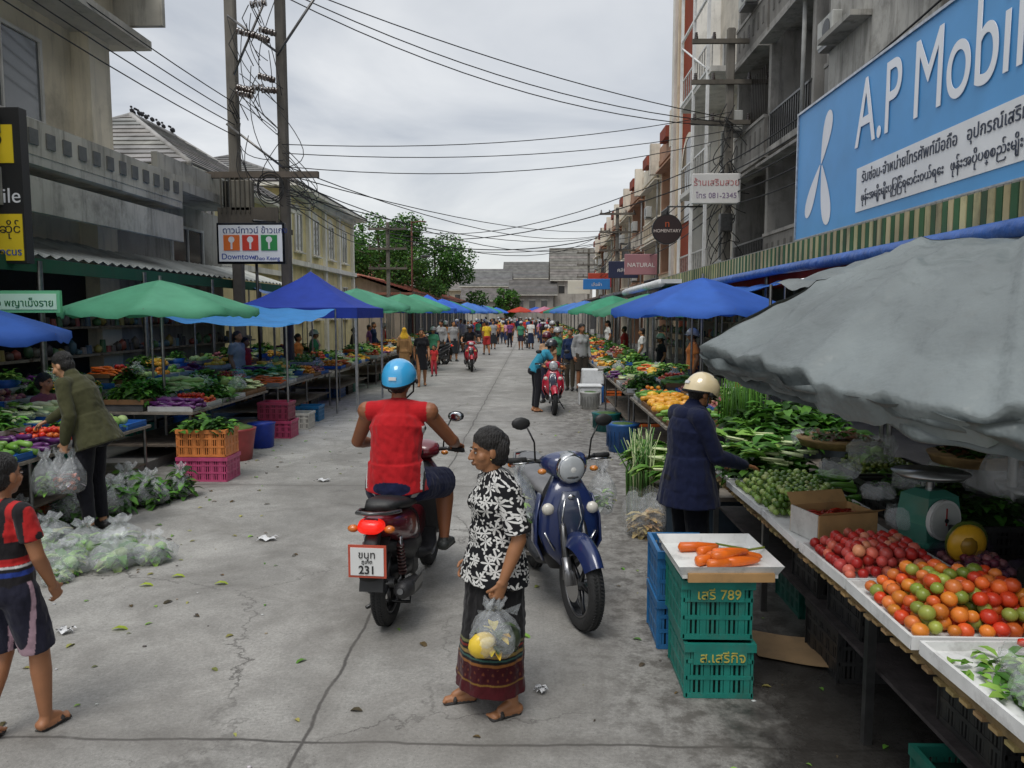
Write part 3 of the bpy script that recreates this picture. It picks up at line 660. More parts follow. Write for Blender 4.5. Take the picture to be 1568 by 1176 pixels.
# ---------------------------------------------------------------- BUILDINGS
def window(b,s,X,y,z,w,h,fr=(.6,.6,.58),glass=(.05,.055,.06),bars=2):
    q=-s
    b.box((X+q*.008,y,z),(.016,w,h),glass,'glass')
    for zz in(-1,1): b.box((X+q*.03,y,z+zz*(h/2+.03)),(.06,w+.12,.06),fr,'wall')
    for yy in(-1,1): b.box((X+q*.028,y+yy*(w/2+.03),z),(.056,.06,h),fr,'wall')
    for i in range(1,bars): b.box((X+q*.025,y-w/2+w*i/bars,z),(.05,.04,h),fr,'wall')
    b.box((X+q*.09,y,z-h/2-.09),(.18,w+.24,.05),fr,'wall')
def shophouse(name,s,X,y0,y1,floors,fh,col,trim,depth=9,mat='grime',par=.75,seed=0,style=0):
    R.seed(seed); b=B(name); H=floors*fh; n=max(1,round((y1-y0)/4)); bw=(y1-y0)/n; xb=X+s*1.05
    b.box((xb+s*depth/2,(y0+y1)/2,H/2),(depth,y1-y0,H),col,mat)
    b.box((X+s*(1.0+depth)/2-.0,(y0+y1)/2,H+.12),(depth+1.3,y1-y0+.1,.24),trim,mat)
    b.box((X-s*.05,(y0+y1)/2,H+.55),(.14,y1-y0,.6),trim,mat)
    for i in range(n+1):
        y=y0+bw*i; b.box((X+s*.52,min(max(y,y0+.08),y1-.08),H/2),(1.04,.2,H-.01),trim,mat)
    for k in range(floors):
        z=k*fh
        for i in range(n):
            yc=y0+bw*(i+.5)
            if k==0:
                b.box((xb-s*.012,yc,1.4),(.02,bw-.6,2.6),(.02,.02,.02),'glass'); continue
            b.box((X+s*.5,yc,z+.001),(1.16,bw-.2,.16),trim,mat)
            if (style+i+k)%3!=2:
                b.box((X-s*.03,yc,z+.08+par/2),(.1,bw-.2,par),col,mat); b.box((X-s*.03,yc,z+.08+par+.04),(.16,bw-.2,.08),trim,mat)
                for j in range(6): b.box((X-s*.085,yc-bw*.36+j*bw*.145,z+.1+par/2),(.012,.14,par*.5),tuple(c*.6 for c in col),mat)
            else:
                for j in range(int(bw/.16)): b.box((X,yc-bw/2+.15+j*.16,z+.08+par/2),(.03,.03,par),(.12,.12,.12),'metal')
                b.box((X,yc,z+.1+par),(.05,bw-.2,.05),(.15,.15,.15),'metal')
            b.box((xb-s*.01,yc-bw*.24,z+1.15),(.03,.8,2.05),(.04,.04,.04),'glass'); window(b,s,xb,yc+bw*.16,z+1.5,bw*.36,1.2,bars=3)
            b.box((X-s*.12,yc,z+fh-.35),(.4,bw-.1,.07),trim,mat)
            if R.random()<.6:
                for j in range(9): b.box((X+s*.01,yc-bw/2+.4+j*.16,z+1.6),(.02,.02,1.5),(.1,.09,.08),'metal')
            if R.random()<.6:
                yy=yc+R.uniform(-.8,.8); b.box((X-s*.3,yy,z+1.3),(.3,.8,.55),(.5,.5,.47),'wall',bev=.02); b.cyl((X-s*.455,yy-.1,z+1.3),(X-s*.46,yy-.1,z+1.3),.2,(.05,.05,.05),'metal',16); b.box((X-s*.2,yy,z+.98),(.5,.6,.05),(.2,.2,.2),'metal')
        b.tube([(X-s*.12,y0+.35+.01*k,z+.1),(X-s*.12,y0+.35,z+fh)],.05,(.35,.35,.33),'matte',8)
    return b
b=shophouse('concrete_shophouse',1,6.3,10,17.2,5,3.2,hx('9c9994'),hx('8c8984'),seed=3)
b.box((6.1,14.2,10.5),(.12,4.4,11.4),hx('b0ada6'),'grime')
for zz in(7.4,10.6,13.8): b.box((5.9,15.2,zz),(.5,1.6,.1),hx('a09d96'),'grime')
b.done()
b=shophouse('concrete_shophouse',1,6.1,17.4,23.8,5,3.1,hx('807d78'),hx('989590'),seed=5,par=.85); b.done()
b=shophouse('concrete_shophouse',1,6.6,-4,9.8,4,3.2,hx('9c9994'),hx('8c8984'),seed=8); b.done()
b=B('brown_shophouse')
b.box((11,28.6,6.6),(8.6,9.2,13.2),hx('c9c2b6'),'wall')
b.box((6.35,30.9,8.2),(.7,3.6,13.6),hx('8f432e'),'wall')
b.box((6.3,33.0,7.6),(1.0,.5,15.6),hx('dcd7cd'),'wall'); b.box((6.3,28.9,7.7),(1.0,.45,15.9),hx('e6e3dc'),'wall'); b.box((6.2,31.9,7.7),(.8,.3,14.6),hx('d6c4a8'),'wall')
b.box((6.4,31,15.2),(.9,3.5,.5),hx('9b5540'),'wall')
v=[]
for i in range(17):
    a=math.pi*i/16; v+= [(5.97,30.4+1.15*math.cos(a),7.6+1.15*math.sin(a)),(5.97,30.4+1.35*math.cos(a),7.6+1.35*math.sin(a))]
b.add(v,[(2*i,2*i+1,2*i+3,2*i+2) for i in range(16)],hx('e0d7c6'),'wall')
v=[(5.985,30.4,7.6)]+[(5.985,30.4+1.15*math.cos(math.pi*i/16),7.6+1.15*math.sin(math.pi*i/16)) for i in range(17)]; b.add(v,[(0,i,i+1) for i in range(1,17)],(.05,.04,.035),'glass')
b.box((5.98,30.4,6.6),(.03,2.3,2.0),(.05,.04,.035),'glass')
for k in range(1,4):
    z=k*3.1; b.box((6.1,26.2,z),(1.6,4.9,.16),hx('c8c5be'),'wall'); b.box((5.35,26.2,z+.95),(.05,4.9,.05),hx('c9c7c2'),'metal')
    for j in range(14): b.box((5.35,23.9+j*.35,z+.5),(.03,.03,.9),hx('c9c7c2'),'metal')
    window(b,1,6.7,25.2,z+1.5,1.6,1.3); window(b,1,6.7,27.4,z+1.5,1.2,1.3)
for y in(24.2,26.3,28.4): b.box((5.3,y,6.5),(.09,.09,13.4),hx('e6e6e4'),'wall')
for z in(9.4,11.6,13.2): b.box((5.3,26.3,z),(.07,4.4,.07),hx('e6e6e4'),'wall')
for z in(9.4,11.4): b.tube([(5.3,24.2,z),(5.3,28.4,z+2)],.03,hx('e6e6e4'),'wall',6)
b.done()
cols=['d0c0a0','bfae94','d3c9b8','b8a690','c9b598','dacfbc','bfa88c','cfc2aa']
for i in range(8):
    y0=33.6+i*5.6; H=3*(3.1-.07*i)
    b=shophouse('row_shophouse',1,6.4,y0,y0+5.5,3,3.1-.07*i,hx(cols[i]),hx('ded5c2') if i%2 else hx('b08a72'),mat='wall',seed=20+i,style=i)
    b.box((6.1,y0+.2,H+.6),(.5,.35,1.5),hx('e0d7c7'),'wall'); b.box((6.1,y0+2.7,H+.9),(.3,1.6,.5),hx('8f4c3d'),'wall'); b.done()
b=B('striped_canopy')
R.seed(2)
for i in range(200):
    y=2.6+i*.12; b.box((4.42+R.uniform(-.006,.006),y,3.04),(.03,.098,.40),jit(hx('46694a') if i%2 else hx('bfb48c'),.12),'grime')
    b.box((4.62,y,3.25),(.42,.11,.02),hx('9f9d96'),'metal')
b.tube([(4.36,2,2.84),(4.34,8,2.80),(4.36,14,2.82),(4.35,20,2.78),(4.36,26.5,2.8)],[.085,.1,.08,.095,.08],hx('3a62aa'),'tarp',10)
for y in(3,7,11,15,19,23): b.cyl((4.5,y,.1),(4.5,y,2.9),.04,(.2,.2,.2),'metal',10)
b.box((4.9,14.5,2.72),(.5,24,.3),hx('7d2424'),'wall')
b.box((5.6,14.5,3.2),(1.9,25,.06),hx('87857e'),'metal')
for y in(7.4,12.5): b.cyl((4.42,y,2.6),(4.42,y+1.2,2.6),.02,(1,1,1),'lampw',8)
b.done()
b=B('white_awning')
b.box((4.55,27.5,3.0),(1.5,9,.12),(.7,.7,.7),'wall'); b.tube([(3.8,23,2.95),(3.8,32,2.9)],.12,(.75,.75,.75),'plastic',10)
b.box((4.55,38,2.95),(1.5,11,.1),hx('8f9296'),'metal'); b.box((4.55,52,3.0),(1.5,15,.1),hx('9b7a6a'),'metal'); b.done()
b=B('phone_shop_billboard'); BL=hx('539cd6')
b.box((5.05,10.05,4.57),(.12,9.7,2.3),BL,'sign')
for z in(3.41,5.74): b.box((5.04,10.05,z),(.16,9.8,.04),(.5,.52,.55),'metal')
b.box((5.04,14.92,4.57),(.16,.04,2.3),(.5,.52,.55),'metal')
b.box((4.985,8.7,3.93),(.012,7.0,.66),(.78,.79,.8),'sign')
def blade(pts):
    n=len(pts); b.add([(4.982,y,z) for y,z in pts],[tuple(range(n))],(.82,.82,.84),'sign')
def petal(cy,cz,ang,L_,w_):
    P=[]
    for i in range(24):
        a=2*math.pi*i/24; u=L_/2+L_/2*math.cos(a); q=w_*math.sin(a)*(.3+.9*(u/L_))
        P.append((cy-(math.cos(ang)*u-math.sin(ang)*q),cz+math.sin(ang)*u+math.cos(ang)*q))
    blade(P)
petal(13.72,4.62,math.radians(66),.9,.22); petal(13.75,4.62,math.radians(232),1.05,.2); petal(13.68,4.6,math.radians(288),1.1,.24)
for j in range(10): b.box((5.9,5.6+j*.95,5.5),(1.5,.05,.05),(.1,.1,.1),'metal')
bb=b.done()
text(bb,'lettering','A.P Mobile',T(4.975,12.3,4.58)@RSIDE,1.42,(.85,.86,.88),sx=.74)
text(bb,'lettering_small','รับซ่อม-จำหน่ายโทรศัพท์มือถือ   อุปกรณ์เสริมทุกรุ่น   ขายซิม-เติมเงิน-สมัครเน็ต',T(4.972,12.0,4.02)@RSIDE,.22,(.03,.04,.07))
text(bb,'lettering_small','ဖုန်းအမျိုးမျိုးပြုပြင်ရောင်းဝယ်ရေး   ဖုန်းအပိုပစ္စည်းမျိုးစုံရရှိနိုင်ပါသည်',T(4.972,12.0,3.74)@RSIDE,.17,(.03,.04,.07))
b=B('cream_shophouse'); CR=hx('dbd1b9'); TR=hx('bdb8ac')
b.box((-13.6,9.2,4.4),(10,12.2,8.8),CR,'wall')
b.box((-8.5,14.95,4.6),(.5,.7,9.2),hx('e6ddc8'),'wall'); b.box((-8.45,11.0,7.35),(1.7,9.4,.18),TR,'wall'); b.box((-8.4,11,8.5),(2.2,9.6,.2),TR,'wall')
b.box((-8.1,11,7.8),(.1,9.3,.7),CR,'wall')
for y in(12.6,9.9,7.2): window(b,-1,-8.6,y,6.05,2.0,1.35,fr=hx('d9d7d0'),glass=(.12,.13,.13),bars=2)
b.box((-7.9,11.6,4.25),(1.6,8.2,.16),TR,'grime'); b.box((-7.15,11.6,3.75),(.1,8.2,.5),hx('bfb9ac'),'grime'); b.box((-7.15,11.6,4.55),(.12,8.2,.5),hx('bfb9aa'),'grime')
for j in range(20): b.box((-7.08,7.8+j*.4,4.55),(.03,.2,.22),(.14,.14,.13),'matte')
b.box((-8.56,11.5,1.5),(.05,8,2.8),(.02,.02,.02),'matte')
b.box((-8.0,15.2,8.0),(1.8,.12,.9),TR,'grime')
b.box((-8.3,11.2,5.6),(.35,.9,.6),(.5,.5,.47),'wall',bev=.02)
b.tube([(-8.4,9.5,4.4),(-8.35,12,4.7),(-8.35,14.5,5.0)],.015,(.02,.02,.02),'rubber',5)
b.done()
b=B('corrugated_canopy')
v=[];n=260
for i in range(n+1):
    y=4+i*.07; o=.025*math.cos(i*math.pi/2); v+=[(-8.55,y,3.35+o),(-7.1,y,2.88+o)]
b.add(v,[(2*i,2*i+1,2*i+3,2*i+2) for i in range(n)],hx('bfc1ba'),'roof',True)
b.box((-7.12,13,2.74),(.04,18.2,.2),hx('2f5b46'),'wall')
for y in(5,8,11,14,17,20): b.cyl((-7.1,y,.1),(-7.1,y,2.8),.045,(.25,.25,.24),'metal',10)
b.done()
b=B('grey_annexe')
b.box((-10.6,18,2.3),(4.6,5.2,4.6),hx('aaa79f'),'grime'); b.box((-9.0,17.3,4.7),(3.4,4.2,.2),hx('b5b2a9'),'grime'); b.box((-7.5,17.2,5.0),(.12,3.6,.5),hx('b8b5ab'),'grime')
window(b,-1,-8.3,18.5,3.6,1.6,.9); b.box((-9.2,21.5,3.6),(1.6,2.2,.1),hx('9d7a65'),'roof'); b.done()
def house(name,x0,x1,y0,y1,ez,rz_,wall,trim,roof,over=.5,hip=True,rows=12,along=None):
    b=B(name); b.box(((x0+x1)/2,(y0+y1)/2,ez/2),(x1-x0,y1-y0,ez),wall,'wall')
    a,c,d,e=x0-over,x1+over,y0-over,y1+over; xm=(a+c)/2; ym=(d+e)/2; k=min(c-a,e-d)/2 if hip else 0
    alongy=((e-d)>=(c-a)) if along is None else along=='y'
    if alongy: r0,r1=(xm,d+k,rz_),(xm,e-k,rz_)
    else: r0,r1=(a+k,ym,rz_),(c-k,ym,rz_)
    P=[(a,d,ez),(c,d,ez),(c,e,ez),(a,e,ez)]
    def slope(p,q,r,s_):
        p,q,r,s_=map(lambda t:V3(*t),(p,q,r,s_)); n=rows; vv=[];ff=[]
        nn=nrm(np.cross(q-p,s_-p))
        if nn[2]<0: nn=-nn
        for i in range(n):
            t0,t1=i/n,(i+1.15)/n; t1=min(t1,1)
            A=p+(s_-p)*t0+nn*.05;Bq=q+(r-q)*t0+nn*.05;C=q+(r-q)*t1+nn*.012;D=p+(s_-p)*t1+nn*.012
            A2=A-nn*.05;B2=Bq-nn*.05; o=len(vv); vv+=[A,Bq,C,D,A2,B2]; ff+=[(o,o+1,o+2,o+3),(o+4,o+5,o+1,o)]
        C=np.repeat(np.array([jit(roof,.12) for _ in range(n)]),6,axis=0)
        b.add(vv,ff,C,'roof')
    if alongy:
        slope(P[1],P[2],r1,r0); slope(P[3],P[0],r0,r1)
        if hip: slope(P[0],P[1],r0,r0); slope(P[2],P[3],r1,r1)
        else: b.add([(x0,y0,ez),(x1,y0,ez),((x0+x1)/2,y0,rz_-.1),(x0,y1,ez),(x1,y1,ez),((x0+x1)/2,y1,rz_-.1)],[(0,1,2),(3,5,4)],wall,'wall')
    else:
        slope(P[0],P[1],r1,r0); slope(P[2],P[3],r0,r1)
        if hip: slope(P[1],P[2],r1,r1); slope(P[3],P[0],r0,r0)
        else: b.add([(x0,y0,ez),(x0,y1,ez),(x0,(y0+y1)/2,rz_-.1),(x1,y0,ez),(x1,y1,ez),(x1,(y0+y1)/2,rz_-.1)],[(0,2,1),(3,4,5)],wall,'wall')
    b.box((xm,ym,ez-.08),(c-a-.04,e-d-.04,.14),trim,'wall')
    b.tube([r0,r1],.09,tuple(q*1.3 for q in roof),'roof',6)
    if hip and alongy:
        for p,r in((P[0],r0),(P[1],r0),(P[2],r1),(P[3],r1)): b.tube([p,r],.08,tuple(q*1.4 for q in roof),'roof',6)
    return b
YW=hx('e3d4a0'); WT=hx('e8e4d6')
b=house('yellow_villa',-14.5,-9.3,20.5,28.5,5.9,7.9,YW,WT,hx('8d8b88'))
for y in(22,24.5,27): window(b,-1,-9.3,y,4.6,.9,1.3,fr=WT,bars=2)
for x in(-13.4,-11.8,-10.3):
    b.box((x,20.48,4.6),(.9,.03,1.2),(.05,.05,.05),'glass'); b.box((x,20.46,5.25),(1.1,.08,.1),WT,'wall'); b.box((x,20.46,3.95),(1.1,.08,.1),WT,'wall')
b.box((-9.2,24.5,3.5),(.12,8.2,.18),WT,'wall')
for y in(20.6,28.4): b.box((-9.3,y,2.9),(.35,.35,5.6),WT,'wall')
b.done()
b=B('birds_on_roof')
for i in range(11):
    y=23.2+R.uniform(0,2.6); b.ell((-11.9+R.uniform(-.1,.1),y,8.06),(.06,.13,.08),(.03,.03,.035),'matte',1); b.ell((-11.9,y-.1,8.15),(.04,.05,.04),(.03,.03,.035),'matte',1)
b.done()
b=house('yellow_villa',-17,-9.7,30.5,41.5,7.1,8.9,YW,WT,hx('6d6b69'),over=.7)
for y in(32,34.6,37.2,39.8):
    for z in(5.4,2.6): window(b,-1,-9.7,y,z,.9,1.5,fr=WT,glass=(.2,.2,.17),bars=2)
    b.ell((-9.72,y,6.3),(.06,.5,.3),WT,'wall',2)
for y in(30.6,33.3,35.9,38.5,41.4): b.box((-9.65,y,3.4),(.2,.3,6.8),WT,'wall')
for z in(4.1,6.85): b.box((-9.6,36,z),(.3,11.2,.2),WT,'wall')
for x in(-15.5,-13.4,-11.4):
    b.box((x,30.48,5.2),(.9,.03,1.5),(.15,.15,.13),'glass'); b.box((x,30.46,6.05),(1.2,.1,.12),WT,'wall'); b.box((x,30.46,4.35),(1.2,.1,.12),WT,'wall')
b.done()
b=house('market_shed',-13,-7.6,46,88,3.3,4.3,hx('ac9f90'),hx('9a6a5a'),hx('aa6f5c'),hip=False)
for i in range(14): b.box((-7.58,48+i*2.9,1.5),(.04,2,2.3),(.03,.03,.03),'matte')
b.done()
for (x0,x1,y0,y1,e,r,c,rf,al) in((-10,-3.5,112,120,6,8.6,'c9c0b0','6f6d6b','x'),(-4,2.6,120,129,7.5,10.2,'b9b3aa','6a6865','x'),(3.0,8.2,106,115,6.6,11.2,'a9a39a','747069','x'),(-16,-8,122,130,5.8,7.6,'d9cdb5','85807a','x'),(-2.6,2.8,104,109,4.6,6.6,'9d9890','66625f','x'),(-28,-17,105,120,6,8.5,'c8bdad','9a5a4a','x'),(-9,-3,103,107,3.8,5.4,'b5b0a5','6f6a66','x')):
    b=house('tiled_roof_house',x0,x1,y0,y1,e,r,hx(c),hx('d9d4c8'),hx(rf),hip=False,over=.6,along=al)
    for x in np.arange(x0+1,x1-.6,1.6): b.box((x,y0-.02,e-1.3),(.8,.04,1),(.05,.05,.05),'glass'); b.box((x,y0-.05,e-.75),(1,.1,.1),hx('cfcac0'),'wall')
    b.done()
b=house('tiled_roof_house',8.2,13.5,92,100,5.4,7.4,hx('e6e0d6'),hx('d9d4c8'),hx('a9503f'),hip=False,along='x')
b.box((9.2,91.9,4),(3,.15,2.0),hx('c8281f'),'sign'); b.box((9.2,91.8,4.0),(2.2,.1,.7),(.7,.7,.7),'sign'); b.box((8.9,91.9,1.4),(4,.1,2.4),(.05,.05,.05),'matte'); b.done()
# ---------------------------------------------------------------- TREES
def tree(name,x,y,h,rad,seed,cols=(hx('3d6626'),hx('4f7d32'),hx('2c4d20'),hx('67913f')),n=9000,ls=.28):
    R.seed(seed); b=B(name); th=h*.42
    b.tube([(0,0,0),(.1,.05,th*.5),(.0,.1,th)],[.28,.22,.17],hx('6a5a4a'),'wood',9)
    cl=[]
    for i in range(20):
        a=R.uniform(0,6.28); q=R.uniform(.25,.98)*rad; z=th+R.uniform(-.15,1)*(h-th)*.85; q*=1-.55*max(0,(z-th)/(h-th))**2
        c=V3(q*math.cos(a),q*math.sin(a),z); cl.append((c,R.uniform(.24,.42)*rad)); b.tube([(0,0.1,th*.85),c*V3(.5,.5,1)-V3(0,0,.2*h*.2),c],[.11,.07,.03],hx('5f5143'),'wood',6)
    V=[];F=[];C=[]
    for i in range(n):
        c,r=cl[R.randrange(len(cl))]; d=nrm(V3(R.gauss(0,1),R.gauss(0,1),R.gauss(0,1)))*r*R.uniform(.55,1.08); d[2]*=.7; p=c+d
        u=nrm(V3(R.gauss(0,1),R.gauss(0,1),R.gauss(0,.5))); w_=nrm(np.cross(u,V3(R.gauss(0,1),R.gauss(0,1),R.gauss(0,1)))); s=ls*R.uniform(.5,1.1); o=len(V)
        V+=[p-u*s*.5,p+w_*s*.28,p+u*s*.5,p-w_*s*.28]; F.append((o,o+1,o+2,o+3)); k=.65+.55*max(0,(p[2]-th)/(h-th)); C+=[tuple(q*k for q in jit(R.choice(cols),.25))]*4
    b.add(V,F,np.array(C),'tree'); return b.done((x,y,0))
tree('tree',-11.0,57,9.4,4.0,1,n=13000); tree('tree',-7.9,64,8.6,3.8,2,n=11000); tree('tree',-14.5,62,8.8,3.6,3,n=8000); tree('tree',-3.5,100,5.4,2.0,4,n=2500,ls=.4)
tree('shrub',-10.3,19.6,5.4,1.2,6,cols=(hx('6a9a3f'),hx('7faa50'),hx('4f7b2f')),n=1500,ls=.3); tree('tree',-21,80,9,5,7,n=5000,ls=.4)
# ---------------------------------------------------------------- POLES AND WIRES
def upole(name,h,r=.15,arms=True,seed=0):
    b=B(name); R.seed(seed)
    b.box((0,0,h/2),(r*2.0,r*1.7,h),hx('7b766e'),'grime',bev=.03)
    for z in ([h-.4,h-1.5,h-2.6] if arms else []):
        b.box((.0,-.14,z),(2.2,.1,.12),hx('6d675e'),'grime')
        for k in(-1,-.5,.5,1):
            for j in range(4): b.cyl((k,-.14,z+.06+j*.05),(k,-.14,z+.09+j*.05),.06-.006*j,hx('3a2a24'),'paint',10)
    return b
b=upole('utility_pole',11.6,.12,arms=False,seed=1)
b.M=Matrix.Translation((1.12,.1,0)); b.box((0,0,5.8),(.22,.2,11.6),hx('6f6a63'),'grime',bev=.03)
b.M=Matrix.Identity(4)
b.box((.55,-.15,5.25),(2.9,.12,.14),hx('6a6158'),'grime'); b.box((.4,.1,4.0),(1.5,.9,.12),hx('5a544d'),'grime')
b.box((1.9,-.0,9.75),(2.0,.1,.1),hx('5a544c'),'grime')
b.box((.4,-.35,4.28),(1.4,.06,.4),hx('645e56'),'grime')
b.cyl((-.1,-.1,4.5),(-.1,-.1,5.1),.16,hx('4a4a48'),'metal',14)
R.seed(4)
for i in range(12):
    x=R.uniform(.15,.95); z=R.uniform(6.9,9.8); an_=R.uniform(-.5,.2)
    for j in range(6):
        u=.065*j; b.cyl((x+u-.1,-.2,z+u*an_),(x+u-.07,-.2,z+(u+.03)*an_),.08-.012*(j%2),(.07,.045,.035),'paint',12)
    b.tube([(x-.15,-.2,z),(x-.3,-.22,z-.3),(x-.1,-.24,z-.7)],.012,(.02,.02,.02),'rubber',5)
for (a,c) in(((.1,7.5),(1.1,9.6)),((.0,8.8),(1.1,8.0)),((-.1,6.4),(1.2,5.4)),((0,9.9),(1.6,11.4)),((1.1,7.9),(2.4,9.7))): b.tube([(a[0],-.18,a[1]),(c[0],-.18,c[1])],.03,(.22,.21,.2),'metal',6)
def sagline(p,q,sg,r,n=9):
    p=V3(*p);q=V3(*q); b.tube([p+(q-p)*t+V3(sg*math.sin(math.pi*t),0,-abs(sg)*.6*math.sin(math.pi*t)) for t in [i/n for i in range(n+1)]],r,(.02,.02,.02),'rubber',5)
for i in range(20):
    z=R.uniform(5.6,9.5); sagline((R.uniform(-.05,1.15),-.2,z),(R.uniform(.9,1.25),-.22,z-R.uniform(.6,2.4)),R.uniform(-.45,.6),.010)
for i in range(8): sagline((1.2,-.2,5.9-.1*i),(1.25,-.22,4.9-.05*i),R.uniform(.25,.8),.010)
for k in range(3): b.tube([(.9+.3*math.cos(a),-.25,5.0-k*.06+.3*math.sin(a)) for a in [i*.3 for i in range(22)]],.014,(.02,.02,.02),'rubber',5)
b.box((.25,-.28,4.75),(.5,.2,.7),hx('7f7a6f'),'grime',bev=.02)
for j in range(7): b.box((-.2+j*.11,-.4,4.75),(.02,.03,.8),hx('5f5a50'),'grime')
b.done((-6.95,18.2,0))
b=upole('utility_pole',10,.11,seed=2)
R.seed(8)
for i in range(30):
    z=R.uniform(3.8,8); sagline((R.uniform(-.2,.2),-.2,z),(R.uniform(-.6,.6),-.22,z-R.uniform(.2,1.6)),R.uniform(-.4,.4),.013)
b.box((-.1,-.3,4.6),(.35,.25,.5),(.15,.15,.15),'metal',bev=.02)
b.done((5.55,22.5,0))
for (x,y,h) in((5.2,48,8.5),(5.2,72,8),(-8.2,44,7.2),(-8.2,75,8)): upole('utility_pole',h,.1).done((x,y,0))
b=B('street_lamp'); b.cyl((0,0,0),(0,0,7.6),.07,hx('8a6158'),'metal',10,r1=.05); b.tube([(0,0,7.5),(.5,0,7.6),(.9,0,7.55)],.04,hx('7a5148'),'metal',6); b.box((.85,0,5.5),(.5,.3,.15),(.1,.1,.1),'metal',bev=.03); b.tube([(0,0,5.2),(.6,0,5.45)],.03,(.1,.1,.1),'metal',6); b.done((-7.3,47,0))
b=B('overhead_wires')
W_=[]
for zz,ze,sg in((9.6,7.5,.3),(9.45,7.4,.55),(9.3,7.3,.65)): W_.append(((-5.8,18.1,zz),(5.6,22.4,ze),sg,.014))
for zz,ze,sg in((5.95,7.7,.35),(5.75,7.2,.35),(5.45,7.0,.5)): W_.append(((-5.8,18.1,zz),(5.6,22.4,ze),sg,.011))
for zz,ze,sg in((5.5,6.9,1.0),(5.2,6.6,1.3),(4.9,6.9,.9),(5.0,7.4,1.8),(5.3,7.0,.6)): W_.append(((-5.8,18.3,zz),(5.3,48,ze+.2),sg,.014))
W_+= [((-8.2,44,7.0),(5.6,22.4,6.6),1.2,.016),((-8.2,44,6.6),(5.6,22.4,6.1),1.0,.02),((-8.2,44,6.4),(5.3,48,7),.9,.03),((-8.2,44,6.1),(5.3,48,6.6),.7,.02)]
for k in range(4): W_.append(((-6.9,18.1,6.9-.25*k),(-9.2,3,9.4-.35*k),.4,.012))
for k in range(5): W_+=[((5.55,22.4,6.6-.35*k),(5.3,48,6.6-.3*k),.6,.018),((5.3,48,6.6-.3*k),(5.2,72,6.2-.3*k),.6,.02),((5.5,22.4,6.3-.3*k),(5.9,8,6.9-.4*k),.35,.018)]
for k in range(3): W_.append(((-5.8,18.3,5.1-.2*k),(-8.2,44,6.6-.3*k),.5,.014))
for p,q,sag,r in W_:
    p=V3(*p);q=V3(*q); b.tube([p+(q-p)*t-V3(0,0,4*sag*t*(1-t)) for t in [i/14 for i in range(15)]],r,(.02,.02,.022),'rubber',5,cap=False)
b.done()
# ---------------------------------------------------------------- SIGNS
b=B('hanging_shop_sign'); b.box((0,0,0),(1.52,.14,.9),hx('2a2d33'),'metal',bev=.01); b.box((0,-.075,0),(1.42,.02,.8),(.78,.79,.8),'sign')
for i,(c) in enumerate(('e0722f','d0402f','2f8a4a')):
    x=-.42+i*.42; b.box((x,-.09,.01),(.36,.014,.34),hx(c),'sign'); b.cyl((x,-.099,.08),(x,-.1,.08),.07,(.75,.75,.75),'sign',12); b.box((x,-.1,-.05),(.04,.006,.16),(.75,.75,.75),'sign')
s=b.done((-6.25,17.2,3.6)); text(s,'lettering','ดาวน์ทาวน์ ข้าวแกง',FRONT@T(-.62,.22,.088),.19,hx('1d2f6b')); text(s,'lettering','Downtown',FRONT@T(-.66,-.35,.088),.18,hx('1f3f9b')); text(s,'lettering','Khao Keang',FRONT@T(.06,-.37,.088),.12,hx('1f3f9b'))
b=B('sign_bracket'); b.tube([(-5.85,18,4.15),(-6.2,17.2,4.1)],.03,(.1,.1,.1)); b.tube([(-6.2,17.3,4.05),(-6.2,17.4,0.1)],.035,(.1,.1,.1)); b.done()
b=B('round_shop_sign'); b.cyl((0,0,0),(0,.1,0),.5,(.02,.018,.018),'sign',32); b.cyl((0,-.004,0),(0,-.002,0),.46,(.035,.02,.02),'sign',32); b.tube([(.0,.05,.5),(.0,.05,.75),(1.3,.05,.75)],.025,(.05,.05,.05)); s=b.done((4.5,26.2,4.85)); text(s,'lettering','HOMENTARY',FRONT@T(0,-.1,.02),.15,(.7,.6,.55),align='CENTER'); text(s,'lettering','n',FRONT@T(0,.08,.02),.35,hx('b5552f'),align='CENTER')
b=B('shop_sign'); b.box((0,0,0),(1.3,.12,.8),(.68,.66,.63),'sign',bev=.02); s=b.done((4.95,21.3,5.4)); text(s,'lettering','ร้านเสริมสวย',FRONT@T(0,.08,.065),.24,hx('b56a6a'),align='CENTER'); text(s,'lettering','โทร 081-2345',FRONT@T(0,-.25,.065),.2,hx('7f6a8a'),align='CENTER')
for (x,y,z,w_,h_,c,t_) in((5.0,36,4.3,1.5,.95,'a5757a','NATURAL'),(4.9,42,4.4,1.6,.9,'2a2f4a','คลินิก'),(4.3,52,4.0,1.8,.7,'2f7ac0','เสื้อผ้า'),(5.2,60,4.6,1.8,1.1,'b5442f','ร้านทอง'),(4.2,70,4.4,2,1.2,'e0d8c8','ขายยา')):
    b=B('shop_sign'); b.box((0,0,0),(w_,.12,h_),hx(c),'sign',bev=.02); s=b.done((x,y,z)); text(s,'lettering',t_,FRONT@T(0,-.12,.07),.28,(.75,.72,.68),align='CENTER')
b=B('black_yellow_shop_sign'); b.box((0,0,0),(.9,.16,2.05),(.02,.02,.02),'sign'); b.box((0,-.085,-.68),(.84,.012,.62),hx('efd02a'),'sign'); b.box((.1,-.085,.55),(.5,.012,.5),hx('efd02a'),'sign'); s=b.done((-7.27,10.4,3.75)); text(s,'lettering','Mobile',FRONT@T(.42,-.22,.085),.28,(.8,.8,.8),align='RIGHT'); text(s,'lettering','Focus',FRONT@T(.4,-.92,.095),.17,hx('1f4fa0'),align='RIGHT'); text(s,'lettering','ဖုန်းဆိုင်',FRONT@T(.4,-.62,.095),.17,(.02,.02,.02),align='RIGHT'); text(s,'lettering','P',FRONT@T(.1,.4,.095),.42,(.02,.02,.02),align='CENTER')
